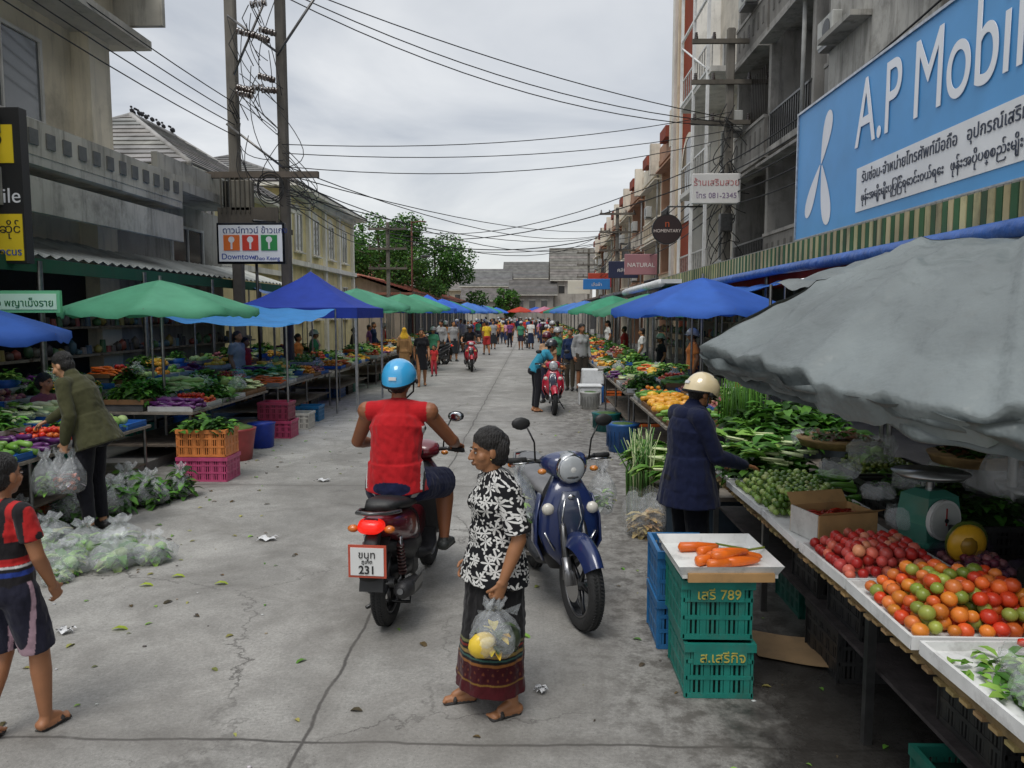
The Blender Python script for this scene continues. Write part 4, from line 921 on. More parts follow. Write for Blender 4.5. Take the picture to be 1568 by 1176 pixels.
b=B('green_shop_sign'); b.box((0,0,0),(1.7,.05,.28),hx('6fbe8d'),'sign'); b.box((0,-.028,0),(1.62,.01,.2),hx('c9ecd3'),'sign'); s=b.done((-6.85,9.7,2.2)); text(s,'lettering','ร้านอาหารตามสั่ง พญาเม็งราย',FRONT@T(0,-.06,.036),.13,hx('1f6a3a'),align='CENTER')
# ---------------------------------------------------------------- UMBRELLAS, TENTS
GR=hx('5fb08a'); BLU=hx('3a6cc8')
umbrella('market_umbrella',-5.25,10.8,1.32,2.12,2.52,GR,hx('6cbc96'),rot=.3)
umbrella('market_umbrella',2.62,12.0,1.42,2.12,2.6,hx('4479dc'),hx('3c6dce'),rot=.1)
umbrella('market_umbrella',-6.45,8.2,1.3,1.84,2.25,BLU)
umbrella('market_umbrella',-4.9,21.5,1.5,2.25,2.75,hx('6cc09c')); umbrella('market_umbrella',-4.7,27.5,1.5,2.2,2.75,GR,rot=.2); umbrella('market_umbrella',-5.2,34,1.6,2.3,2.9,hx('5cbc94'))
umbrella('market_umbrella',2.9,19.5,1.4,2.1,2.55,GR); umbrella('market_umbrella',2.7,26,1.5,2.15,2.65,hx('4fb088')); umbrella('market_umbrella',3.1,33,1.5,2.2,2.7,hx('3f9f7a'))
R.seed(9)
UC=[hx('4fb088'),hx('4580ea'),hx('4fb088'),hx('5a94ea'),hx('3f9f8a'),hx('c8452f')]
for y in range(40,98,6):
    umbrella('market_umbrella',-4.6+R.uniform(-.5,.5),y+R.uniform(-1,1),1.5,2.2,2.8,R.choice(UC[:5]))
    umbrella('market_umbrella',2.9+R.uniform(-.7,.3),y+R.uniform(-1,1),1.5,2.2,2.7,R.choice(UC))
for (x,y,c) in((-1.5,97,'d0452f'),(.5,99,'3a6ad0'),(-3,101,'d9b23a'),(1.5,94,'d08aa0')): umbrella('market_umbrella',x,y,1.7,2.3,2.9,hx(c))
def tent(name,x,y,w_,d_,zr,za,col):
    b=B(name)
    def fn(u,v):
        X=(u-.5)*w_;Y=(v-.5)*d_; m=max(abs(2*u-1),abs(2*v-1)); return (X,Y,zr+(za-zr)*(1-m)**1.35+.012*math.sin(u*17+v*9)*(1-m))
    b.grid(fn,16,16,col,'fabric')
    for i in range(16):
        for s in(-1,1):
            a,c=(i/16-.5)*w_,((i+1)/16-.5)*w_; b.quad((a,s*d_/2,zr),(c,s*d_/2,zr),(c,s*d_/2,zr-.22),(a,s*d_/2,zr-.22),tuple(q*.9 for q in col),'fabric')
            a,c=(i/16-.5)*d_,((i+1)/16-.5)*d_; b.quad((s*w_/2,a,zr),(s*w_/2,c,zr),(s*w_/2,c,zr-.22),(s*w_/2,a,zr-.22),tuple(q*.9 for q in col),'fabric')
    for a in(-1,1):
        for c in(-1,1): b.box((a*(w_/2-.04),c*(d_/2-.04),zr/2),(.045,.045,zr),(.5,.5,.5),'metal')
    return b.done((x,y,0))
tent('canopy_tent',-4.95,17.2,2.7,2.8,2.17,2.98,hx('2f4ebe')); tent('canopy_tent',-5.3,39,3,3,2.3,3.0,hx('4580ea'))
def awn(name,pts,col,sag=.12,mat='tarp',poles=True):
    b=B(name); p=[V3(*q) for q in pts]
    def fn(u,v):
        q=(p[0]*(1-u)+p[1]*u)*(1-v)+(p[3]*(1-u)+p[2]*u)*v; q=q.copy(); q[2]-=sag*4*u*(1-u)*.6+sag*4*v*(1-v)*.6; q[2]+=.02*math.sin(u*19+v*7)+.015*math.sin(v*23)+.03*noise.noise(Vector((u*6,v*6,sag))); return tuple(q)
    b.grid(fn,24,24,col,mat)
    if poles:
        for q in p: b.cyl((q[0],q[1],0),(q[0],q[1],q[2]),.02,(.35,.35,.35),'metal',8)
    return b.done()
awn('blue_tarpaulin',((-6.1,12.2,2.0),(-4.05,12.6,1.84),(-4.0,15.6,2.14),(-6.9,15.6,2.35)),hx('4fa0ea'),.09,'fabric')
awn('grey_tarpaulin_awning',((2.9,6.4,2.3),(4.4,6.0,2.75),(4.4,9.5,2.85),(2.9,9.5,2.4)),hx('7c8281'),.05)
awn('blue_tarpaulin',((2.8,13.6,2.3),(4.4,13.6,2.6),(4.4,18,2.7),(2.8,18,2.4)),hx('3a74d0'),.08,'fabric')
for i in range(6): awn('market_awning',((-7.2,19.5+i*5,2.7),(-5.6,19.5+i*5,2.4),(-5.6,24+i*5,2.4),(-7.2,24+i*5,2.7)),[hx('4f7abf'),hx('8d9a96'),hx('3f7b65')][i%3],.08,'tarp')
for i in range(10): awn('market_awning',((4.5,21+i*5,2.8),(3.3,21+i*5,2.5),(3.3,25+i*5,2.5),(4.5,25+i*5,2.8)),[hx('6f7a80'),hx('3f6bc0'),hx('3f7b65')][i%3],.08,'tarp')
b=B('grey_tarpaulin')
Q=[V3(.93,4.32),V3(2.55,1.55),V3(4.4,3.9),V3(2.9,6.4)]; QC=V3(2.62,4.2)
rf=random.Random(3); FO=[(rf.uniform(0,1),rf.uniform(.0015,.006),rf.uniform(.012,.035)*rf.choice([1,1,-1]),rf.uniform(.1,.6)) for _ in range(46)]
FO2=[(rf.uniform(0,6.28),rf.uniform(-1.3,1.3),rf.uniform(.02,.06),rf.uniform(.008,.022)) for _ in range(26)]
def rad_pt(v):
    s=v*4; i=int(s)%4; t=s-int(s); p=Q[i]*(1-t)+Q[(i+1)%4]*t; o=nrm(p-QC)*.20*math.sin(math.pi*t); return p+o,min(t,1-t)*2
def tf(u,v):
    p,e=rad_pt(v); m=u*1.06; mm=min(m,1.0); q=QC+(p-QC)*mm
    z=2.42-.62*max(0,mm-.33)**1.12*1.45 -.17*e*mm**2.2
    if m>1: z-=(m-1)*2.1; q=q-(p-QC)*(m-1)*.6
    ridge=(1-e)**3
    n=noise.noise(Vector((q[0]*1.7,q[1]*1.7,3)))*.05+noise.noise(Vector((v*26,u*2.5,u*2)))*.04*(.2+mm)+(abs(noise.noise(Vector((q[0]*5,q[1]*5,9))))-.15)*.03
    for fv,fw,fa,fs in FO:
        d=(v-fv+.5)%1-.5
        if abs(d)<fw*3: n+=fa*math.exp(-(d/fw)**2)*max(0,min(1,(mm-fs)*3))
    for an,of,wd,am in FO2:
        d=(q[0]-QC[0])*math.cos(an)+(q[1]-QC[1])*math.sin(an)-of
        if abs(d)<wd*3: n+=am*math.exp(-(d/wd)**2)
    lip=.03*math.sin(v*90)*max(0,mm-.9)*8
    return (q[0]+n*.25,q[1]+n*.25,z+n*.9+.02*ridge+lip*.4)
b.grid(tf,70,520,hx('747b7b'),'tarp')
def tf2(u,v):
    vv=(v*.30-.06)%1.0; p,e=rad_pt(vv); q=QC+(p-QC)*(1.0-.05*u); z=2.42-.62*(.67)**1.12*1.45-.17*e-.02-.12*u
    n=noise.noise(Vector((vv*40,u*2,1)))*.06+noise.noise(Vector((vv*90,u*4,4)))*.03
    return (q[0]+n,q[1]+n,z+n*.6)
b.grid(tf2,10,120,hx('5c6363'),'tarp')
b.cyl((2.62,4.2,0),(2.62,4.2,2.4),.025,(.4,.4,.4))
for q in Q[1:]: b.cyl((q[0]*.95+.12,q[1]*.97,0),(q[0]*.95+.12,q[1]*.97,1.78),.018,(.4,.4,.4))
b.done()
# ---------------------------------------------------------------- STALLS
for i,(y0,y1) in enumerate(((8.6,11.8),(12.3,16.3),(17.6,21),(22,26),(27,32),(33,39),(40,48),(49,58),(59,70),(71,84))):
    produce_stall('vegetable_stall',1.5,2.75,y0,y1,.78,seed=40+i,side=1,lod=1 if y0<16 else 0,kinds=['cuke','green','mango','onion','mango','bund','mango','orange','cuke','baskets','orange','onion'] if i==0 else None)
KL=['green','green','cuke','egg','green','bund','daikon','cuke','green','egg','green','tom','bund','green','daikon','cab','cuke','cab']
for i,(y0,y1) in enumerate(((4.6,8.8),(9.9,12.8),(13.4,17),(17.8,21),(22,26),(27,33),(34,40),(41,48),(49,58),(59,70),(71,84))):
    produce_stall('vegetable_stall',-4.45,-5.75,y0,y1,.76,seed=70+i,side=-1,lod=1 if y0<16 else 0,kinds=KL if i==0 else (KL[8:]+['green','bund','carrot'] if i==1 else None))
for i in range(5): produce_stall('vegetable_stall',-6.2,-7.0,5+i*3.4,7.9+i*3.4,.95,seed=110+i,side=-1,lod=0)
def shelves(x,ys,sgn,xs):
    b=B('shop_shelves')
    for y in ys:
        for z in(.8,1.3,1.8):
            b.box((x,y,z),(.5,1.9,.04),(.2,.17,.13),'wood')
            for j in range(11):
                c=jit(R.choice([(.3,.08,.06),(.3,.25,.08),(.08,.15,.2),(.25,.25,.23),(.08,.18,.08),(.12,.1,.08),(.05,.05,.05)]),.3); yy=y-.85+j*.17; h=R.uniform(.06,.16)
                if R.random()<.5: b.ell((xs,yy,z+h),(.09,R.uniform(.06,.1),h),c,'plastic',1)
                else: b.cyl((xs,yy,z+.02),(xs,yy,z+.02+h*1.8),.06,c,'plastic',8,r1=.05)
    b.done()
R.seed(77); shelves(-8.2,[5+i*2.0 for i in range(9)],-1,-8.1); shelves(5.6,[6.5+i*2.4 for i in range(12)],1,5.5)
b=B('stacked_crates'); crate(b,(-4.02,9.35,.0),(.62,.42,.3),hx('c0507a')); crate(b,(-4.02,9.35,.31),(.6,.42,.33),hx('e08a4a')); leafheap(b,-4.3,-3.75,9.15,9.55,.6,.18,160,.16,[G1,G4,G2]); b.done()
b=B('laundry_basket'); b.tube([(0,0,0),(0,0,.2),(0,0,.42),(0,0,.45)],[.2,.225,.26,.27],hx('a04444'),'plastic',22); b.ell((0,0,.44),(.24,.24,.06),hx('5f7a35'),'leaf'); b.done((-4.15,10.6,0))
b=B('plastic_bucket'); b.tube([(0,0,0),(0,0,.36),(0,0,.38)],[.17,.2,.215],hx('1f3fae'),'plastic',20); b.done((-4.15,11.6,0))
R.seed(6)
for (x,y,c,z) in((-4.2,12.6,'b8446a',0),(-4.25,12.62,'8a2f4a',.3),(-4.2,13.6,'c8c4bb',0),(-4.3,14.6,'1f6fa0',0)):
    b=B('market_crate'); crate(b,(0,0,z),(.5,.4,.29),hx(c)); b.done((x,y,0))
for (x,y,c,r,h) in((1.35,11.4,'2a5f9e',.25,.4),(1.3,13.4,'1f6b6a',.25,.3),(1.25,16.5,'d0d0cc',.22,.35)):
    b=B('plastic_basket'); b.tube([(0,0,0),(0,0,h),(0,0,h+.02)],[r*.8,r,r*1.05],hx(c),'plastic',22); b.ell((0,0,h*.97),(r*.9,r*.9,.05),hx('4a6a2a'),'leaf')
    for j in range(20):
        a=j/20*6.28; b.box((r*.93*math.cos(a),r*.93*math.sin(a),h*.5),(.012,.012,h*.6),tuple(q*.3 for q in hx(c)),'plastic',rz=a)
    b.done((x,y,0))
b=B('foam_box'); b.box((0,0,.2),(.5,.4,.4),(.7,.71,.7),'foam',bev=.02); b.box((0,0,.43),(.54,.44,.06),(.72,.73,.72),'foam',bev=.02); b.box((.1,.5,.6),(.5,.4,.35),(.7,.71,.7),'foam',bev=.02); b.box((.1,.5,.2),(.5,.4,.4),hx('2f6fb5'),'plastic',bev=.02); b.done((1.3,17.3,0))
# ---------------------------------------------------------------- HERO STALL RIGHT
R.seed(21)
b=B('vegetable_stall'); TZ=.80
b.box((2.2,4.2,TZ-.03),(1.4,5.2,.03),(.2,.17,.14),'wood')
for y in(1.9,3.55,5.2,6.6):
    for x in(1.6,2.8): b.box((x,y,TZ/2-.02),(.04,.04,TZ-.05),(.2,.2,.2),'metal')
for i in range(60): b.box((1.62,1.7+i*.085,TZ-.075+R.uniform(-.006,.006)),(.3,.05,.014),jit(hx('b59a6a'),.25),'wood')
b.box((1.5,4.2,TZ-.055),(.03,5.2,.03),hx('8f7a55'),'wood'); b.box((1.74,4.2,TZ-.095),(.03,5.2,.03),hx('8f7a55'),'wood')
b.box((2.2,4.2,.35),(1.1,5,.02),(.06,.05,.05),'wood')
for y in(2.3,2.9,4.1,4.7): crate(b,(1.95,y,.36),(.5,.45,.26),(.03,.03,.03))
crate(b,(1.75,2.75,.0),(.4,.55,.3),hx('1b5f52')); crate(b,(1.9,4.4,.0),(.4,.5,.3),(.03,.03,.03)); crate(b,(2.0,5.3,0),(.4,.5,.3),hx('1b5f52'))
def tray(x0,x1,y0,y1,z,h=.05,col=(.74,.74,.72),rz=0):
    m0=b.M; cx,cy=(x0+x1)/2,(y0+y1)/2; b.M=T(cx,cy,0)@Matrix.Rotation(rz,4,'Z')
    b.box((0,0,z+.008),(x1-x0,y1-y0,.016),col,'foam')
    for s in(-1,1):
        b.box((0,s*((y1-y0)/2-.006),z+h/2),(x1-x0,.014,h),col,'foam'); b.box((s*((x1-x0)/2-.006),0,z+h/2-.0005),(.014,y1-y0-.02,h),col,'foam')
    b.M=m0
tray(1.44,2.05,1.7,2.78,TZ,rz=.02); tray(1.42,2.12,2.8,3.42,TZ,rz=-.015); tray(1.42,2.0,3.44,4.02,TZ,rz=.02); tray(1.42,2.0,4.05,4.72,TZ,.04,rz=-.02); tray(1.42,2.1,4.75,5.55,TZ,.04,rz=.015); tray(1.45,2.15,5.6,6.4,TZ,.04)
MIXT=[hx('c8431f'),hx('d9642b'),hx('c23a22'),hx('dd7a3a'),hx('7d8a35'),hx('9aa348'),hx('d9802f'),hx('cf5226')]
pilespheres(b,1.45,2.08,2.83,3.4,TZ+.02,.031,4,MIXT,l=2,sq=(1,1,.92))
pilespheres(b,1.45,1.96,3.47,4.0,TZ+.02,.029,3,[hx('b8322c'),hx('c8504a'),hx('a82a26'),hx('cf6a55'),hx('d98a6a')],l=2,sq=(1,1,1.05))
for i in range(15):
    x=R.uniform(1.55,1.98); y=R.uniform(1.8,2.7); bag(b,(x,y,TZ+.03),.085,.1,[G1,G2,G3,hx('8fae5a')],seed=i,tie=False,n=6)
leafheap(b,1.5,2.0,1.8,2.7,TZ+.02,.09,300,.07,[G2,G3,G1])
pilespheres(b,1.75,2.0,2.5,2.75,TZ+.05,.02,2,[hx('c8321f')])
def openbox(cx,cy,z,w_,d_,h_,rz,col=hx('b58f5f'),inner=hx('8a2a1c')):
    Mx=T(cx,cy,z)@Matrix.Rotation(rz,4,'Z'); m0=b.M; b.M=m0@Mx
    b.box((0,0,.01),(w_,d_,.01),col,'foam')
    for s in(-1,1): b.box((0,s*d_/2,h_/2),(w_,.008,h_),col,'foam'); b.box((s*w_/2,0,h_/2),(.008,d_-.01,h_),col if s>0 else (.6,.59,.56),'foam')
    b.add([(-w_/2,-d_/2,h_),(w_/2,-d_/2,h_),(w_/2+.01,-d_/2-.06,h_+.03),(-w_/2-.01,-d_/2-.06,h_+.03)],[(0,1,2,3)],col,'foam')
    b.add([(-w_/2,d_/2,h_),(w_/2,d_/2,h_),(w_/2,d_/2+.05,h_+.06),(-w_/2,d_/2+.05,h_+.06)],[(0,1,2,3)],col,'foam')
    if inner: pilelong(b,-w_/2+.05,w_/2-.05,-d_/2+.04,d_/2-.04,h_*.6,.07,.007,150,[inner,hx('b5341f'),hx('9a2a18')],.04,spread=3.1)
    b.M=m0
openbox(1.68,4.25,TZ+.02,.36,.26,.15,.25)
pilespheres(b,1.46,2.05,4.6,5.5,TZ+.02,.024,4,[hx('7d9a45'),hx('9db85f'),hx('5f8035'),hx('b5c27a'),hx('4f6f2c')],l=1)
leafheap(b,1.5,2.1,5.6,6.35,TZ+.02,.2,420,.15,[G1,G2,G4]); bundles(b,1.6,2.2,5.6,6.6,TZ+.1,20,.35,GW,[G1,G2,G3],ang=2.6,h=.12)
pilelong(b,2.1,2.5,5.0,5.6,TZ+.02,.22,.022,50,[G1,G2],.12,spread=.5)
for (x0,x1,y0,y1) in((2.15,2.75,3.9,4.4),(2.15,2.75,4.5,5.1),(2.2,2.8,5.2,5.8)): crate(b,((x0+x1)/2,(y0+y1)/2,TZ),(x1-x0,y1-y0,.16),(.02,.02,.02))
leafheap(b,2.2,2.7,3.95,4.35,TZ+.12,.14,220,.1,[G4,G1]); leafheap(b,2.2,2.7,4.55,5.05,TZ+.12,.14,250,.08,[G4,G1,G2]); pilespheres(b,2.25,2.75,5.25,5.75,TZ+.12,.022,3,[hx('4f6a2a'),hx('8a9a4a')])
b.grid(lambda u,v:(2.0+.3*u+.02*math.sin(9*v),3.5+.42*v+.02*math.sin(8*u),TZ+.07+.03*math.sin(u*9+v*5)+.02*math.sin(v*17)),12,12,hx('5d4a66'),'bag'); pilespheres(b,2.02,2.3,3.5,3.85,TZ+.02,.025,2,[hx('7a3a4a'),hx('a06a6a')])
for (x,y,c,r) in((2.35,2.95,'3f7fae',.15),(2.3,3.25,'3f7fae',.16),(2.62,3.55,'4f8fae',.17)):
    for k in range(2):
        b.tube([(x,y,TZ+.01+k*.07),(x,y,TZ+.11+k*.07),(x,y,TZ+.12+k*.07)],[r*.75,r,r*1.06],hx(c),'plastic',20)
    leafheap(b,x-r*.8,x+r*.8,y-r*.8,y+r*.8,TZ+.18,.08,60,.07,[G1,G3])
b.ell((2.12,3.72,TZ+.13),(.09,.05,.10),hx('d9a52a'),'fruit',3,rot=Matrix.Rotation(.5,4,'Y')); b.ell((2.11,3.685,TZ+.13),(.045,.025,.05),hx('9a7424'),'fruit',2); b.ell((2.14,3.76,TZ+.13),(.10,.045,.11),hx('4f5f2a'),'fruit',3,rot=Matrix.Rotation(.5,4,'Y'))
b.box((2.4,2.5,TZ+.14),(.5,.02,.26),hx('a9814f'),'foam',rz=.5); b.box((2.14,2.62,TZ+.12),(.02,.3,.2),hx('a9814f'),'foam',rz=.2)
bag(b,(2.45,4.0,TZ+.3),.12,.3,None,seed=3); bag(b,(2.0,4.1,TZ+.1),.1,.12,None,seed=4,tie=False); bag(b,(2.3,5.2,TZ+.25),.14,.15,[G3],seed=5,tie=False,n=3)
for i in range(7): bag(b,(R.uniform(1.95,2.7),R.uniform(4.3,6.2),TZ+.2),R.uniform(.08,.14),R.uniform(.08,.14),[G2,G3] if i%2 else None,seed=60+i,tie=False,n=3)
for (x,y,z,r) in((2.35,5.9,TZ+.24,.3),(2.7,4.7,TZ+.34,.26)):
    b.tube([(x,y,z),(x,y,z+.05),(x,y,z+.06)],[r*.9,r,r*1.03],hx('a5875a'),'wood',26); leafheap(b,x-r*.7,x+r*.7,y-r*.7,y+r*.7,z+.05,.06,120,.08,[hx('6b4a2a'),G4,G1])
b.done()
b=B('market_scale'); SG=hx('3f8070'); b.box((0,0,.03),(.22,.2,.05),SG,'paint',bev=.015)
b.loft([[(x,y,z) for x,y in((-w_,-d_),(w_,-d_),(w_,d_),(-w_,d_))] for z,w_,d_ in((.05,.1,.09),(.14,.12,.1),(.28,.1,.09),(.31,.05,.05))],SG,'paint',False)
b.cyl((-.02,-.1,.17),(-.02,-.125,.17),.105,(.62,.63,.62),'sign',28); b.cyl((-.02,-.126,.17),(-.02,-.128,.17),.092,(.5,.52,.5),'sign',28); b.box((-.02,-.131,.19),(.006,.004,.09),(.3,.02,.02),'sign'); b.cyl((-.02,-.13,.17),(-.02,-.135,.17),.012,(.1,.1,.1),'metal')
b.cyl((0,0,.31),(0,0,.37),.02,(.3,.3,.3)); b.tube([(0,0,.365),(0,0,.375),(0,0,.40)],[.05,.16,.19],(.45,.46,.46),'metal',26)
b.done((2.1,4.05,TZ+.02),.35)
b=B('metal_bowls')
for (x,y,r) in((2.75,4.25,.17),(2.9,3.9,.2)): b.tube([(x,y,TZ+.2),(x,y,TZ+.23),(x,y,TZ+.31)],[r*.5,r*.8,r],(.5,.5,.5),'metal',26)
b.box((2.8,4.1,TZ+.09),(.5,.8,.2),(.1,.1,.1),'wood'); b.done()
b=B('crate_stack'); TG=hx('1f7d70')
crate(b,(1.0,4.2,.005),(.36,.48,.3),TG); crate(b,(.985,4.21,.325),(.37,.48,.32),TG); crate(b,(.93,4.76,.005),(.32,.4,.3),hx('2a6fa5')); crate(b,(.93,4.76,.315),(.32,.4,.3),hx('2a6fa5'))
b.box((.98,3.962,.57),(.28,.004,.07),TG,'plastic'); b.box((1.0,3.952,.23),(.28,.004,.07),TG,'plastic')
m0=b.M; b.M=T(1.03,4.22,.66)@Matrix.Rotation(.03,4,'Z')
b.box((0,0,.02),(.50,.56,.02),(.74,.75,.72),'foam'); b.box((0,0,.005),(.45,.5,.015),hx('9f7a52'),'foam')
for s in(-1,1):
    b.add([(-.25,s*.28,.03),(.25,s*.28,.03),(.275,s*.305,.08),(-.275,s*.305,.08)],[(0,1,2,3)],(.74,.75,.73),'foam'); b.add([(s*.25,-.28,.03),(s*.25,.28,.03),(s*.275,.305,.08),(s*.275,-.305,.08)],[(0,1,2,3)],(.74,.75,.73),'foam')
b.box((0,-.295,.02),(.45,.02,.045),hx('b08a5a'),'foam')
for (x,y,a,l_,z_) in((-.07,.12,.1,.24,0),(.03,-.03,.45,.22,0),(.08,-.08,.3,.24,0),(.1,-.14,.2,.22,0),(.0,-.17,.35,.22,0),(.15,-.04,-.3,.18,0),(-.06,-.10,.5,.2,0),(.05,-.10,.25,.22,.035),(.02,-.14,.4,.2,.035),(-.03,.05,.6,.16,0)):
    d=V3(math.cos(a),math.sin(a),0); c=V3(x,y,.058+z_); b.tube([c-d*l_/2,c-d*l_*.44,c,c+d*l_*.42,c+d*l_/2],[.008,.029,.027,.016,.005],jit(hx('e06c22'),.1),'fruit',10)
b.tube([(.05,.2,.05),(.2,.05,.06),(.27,.0,.09)],.007,hx('7d8a3a'),'leaf',5)
b.M=m0
s=b.done(); text(s,'lettering','เสรี 789',FRONT@T(.87,.55,-3.958),.075,hx('b5a850')); text(s,'lettering','ส.เสรีกิจ',FRONT@T(.89,.21,-3.948),.075,hx('b5a850'))
b=B('flat_cardboard'); b.grid(lambda u,v:(1.35+.42*u,4.45+.42*v-.2*u,.02+.05*max(0,u-.6)+.01*math.sin(v*6)),6,6,hx('9f8360'),'foam'); b.done()
b=B('vegetable_pile'); R.seed(31)
bag(b,(1.05,7.0,.0),.19,.42,[hx('c5aa72'),hx('d9be84'),hx('b59a62')],seed=9,tie=False,n=16); bag(b,(1.22,7.2,.0),.18,.35,[hx('c5aa72'),hx('d9be84')],seed=10,tie=False,n=14)
for i in range(70):
    x=1.0+R.uniform(-.05,.2); y=7.45+R.uniform(-.1,.15); b.tube([(x,y,.05),(x+R.uniform(-.03,.03),y,.5),(x+R.uniform(-.15,.12),y+R.uniform(-.1,.1),.85+R.uniform(-.1,.1))],[.008,.008,.003],jit(R.choice([hx('4f7a3a'),hx('6f9a55'),GW]),.2),'leaf',4)
b.box((1.65,7.6,.38),(.9,1.5,.04),(.2,.17,.14),'wood'); b.box((1.65,7.6,.18),(.85,1.4,.36),hx('2c3a46'),'dplastic')
bundles(b,1.25,2.0,7.0,8.2,.4,34,.42,GW,[G1,G2,G3],ang=3.0,h=.25); pilelong(b,1.3,1.9,7.2,8.1,.42,.3,.03,26,[GW,G3,hx('a9c47a')],.2)
b.done()
b=B('vegetable_pile'); b.box((2.5,7.4,.45),(.9,1.4,.9),hx('39434a'),'dplastic'); leafheap(b,2.0,2.9,6.7,8.1,.9,.26,600,.2,[G1,G2,G4])
for i in range(90):
    x=2.15+R.uniform(-.2,.2); y=7.9+R.uniform(-.1,.15); b.tube([(x,y,.9),(x+R.uniform(-.05,.05),y,1.4+R.uniform(-.1,.1))],[.008,.003],jit(R.choice([hx('4f7a3a'),G2]),.2),'leaf',4)
b.done()
# ---------------------------------------------------------------- bags on the road, left
b=B('plastic_bags'); R.seed(14)
for i,(x,y,r,h) in enumerate(((-3.98,5.95,.18,.24),(-3.68,5.82,.18,.24),(-3.36,5.98,.2,.27),(-3.5,6.3,.18,.31),(-3.12,6.12,.16,.24),(-3.8,6.3,.17,.28),(-4.15,6.4,.18,.3),(-3.62,5.62,.11,.11))):
    bag(b,(x,y,.006),r,h,[G3,hx('a9bb7a'),G2,G1] if i%3 else [hx('9aa898'),hx('b5c28f'),G3],seed=50+i,n=8)
    for j in range(2): b.ell((x+R.uniform(-.4,.4)*r,y+R.uniform(-.4,.4)*r,h*.28),(r*.4,r*.4,h*.24),jit(R.choice([G2,G3,hx('c53a2a') if i==7 else G3]),.2),'fruit',2)
b.done()
b=B('bagged_greens')
for i,(x,y,r,h) in enumerate(((-4.55,7.3,.2,.4),(-4.3,7.65,.19,.36),(-4.1,8.0,.18,.36),(-3.92,8.35,.12,.36),(-4.4,8.1,.2,.4),(-4.65,6.75,.19,.36))):
    bag(b,(x,y,.006),r,h,[G4,G1,G2],seed=80+i,n=10); leafheap(b,x-r*.75,x+r*.75,y-r*.75,y+r*.75,.02,h*.8,150,.15,[G4,G1,G2])
b.done()
# ---------------------------------------------------------------- SCOOTERS
def sup(cx,y,z,w_,h_,n=20,e=2.6):
    out=[]
    for j in range(n):
        a=2*math.pi*j/n; c,s=math.cos(a),math.sin(a); out.append((cx+w_*math.copysign(abs(c)**(2/e),c),y,z+h_*math.copysign(abs(s)**(2/e),s)))
    return out
def supz(cx,y,z,w_,d_,n=20,e=2.6):
    return [(cx+w_*math.copysign(abs(math.cos(2*math.pi*j/n))**(2/e),math.cos(2*math.pi*j/n)),y+d_*math.copysign(abs(math.sin(2*math.pi*j/n))**(2/e),math.sin(2*math.pi*j/n)),z) for j in range(n)]
def wheel(b,y,R_=.28,tw=.05,x=0):
    n=40
    def fn(u,v):
        a=2*math.pi*u; q=2*math.pi*v; r=R_-tw*.95+tw*.95*math.cos(q); return (x+tw*math.sin(q),y+r*math.sin(a),R_+r*math.cos(a))
    b.grid(fn,n,12,(.022,.022,.022),'rubber')
    for i in range(n*2):
        a=2*math.pi*i/(n*2)
        for sx in(-.018,.018): b.box((0,0,0),(.02,.012,.006),(.014,.014,.014),'rubber',M=T(x+sx,y+(R_-.001)*math.sin(a),R_+(R_-.001)*math.cos(a))@Matrix.Rotation(-a,4,'X')@Matrix.Rotation(.5*(1 if sx>0 else -1),4,'Z'))
    r0=R_-tw*2+.012
    for s in(-1,1):
        b.tube([(x+s*.028,y+r0*math.sin(2*math.pi*i/32),R_+r0*math.cos(2*math.pi*i/32)) for i in range(33)],.009,(.2,.2,.205),'metal',6,cap=False)
    b.grid(lambda u,v:(x+(v-.5)*.06,y+(r0-.006)*math.sin(2*math.pi*u),R_+(r0-.006)*math.cos(2*math.pi*u)),32,1,(.06,.06,.062),'metal')
    for i in range(5):
        a=2*math.pi*i/5+.3; u=V3(0,math.sin(a),math.cos(a)); w_=V3(0,math.cos(a),-math.sin(a)); c=V3(x,y,R_)
        b.tube([c+u*.03,c+u*r0*.6+w_*.012,c+u*r0],[.018,.013,.016],(.1,.1,.105),'metal',6)
    b.cyl((x-.05,y,R_),(x+.05,y,R_),.035,(.3,.3,.3),'metal',14)
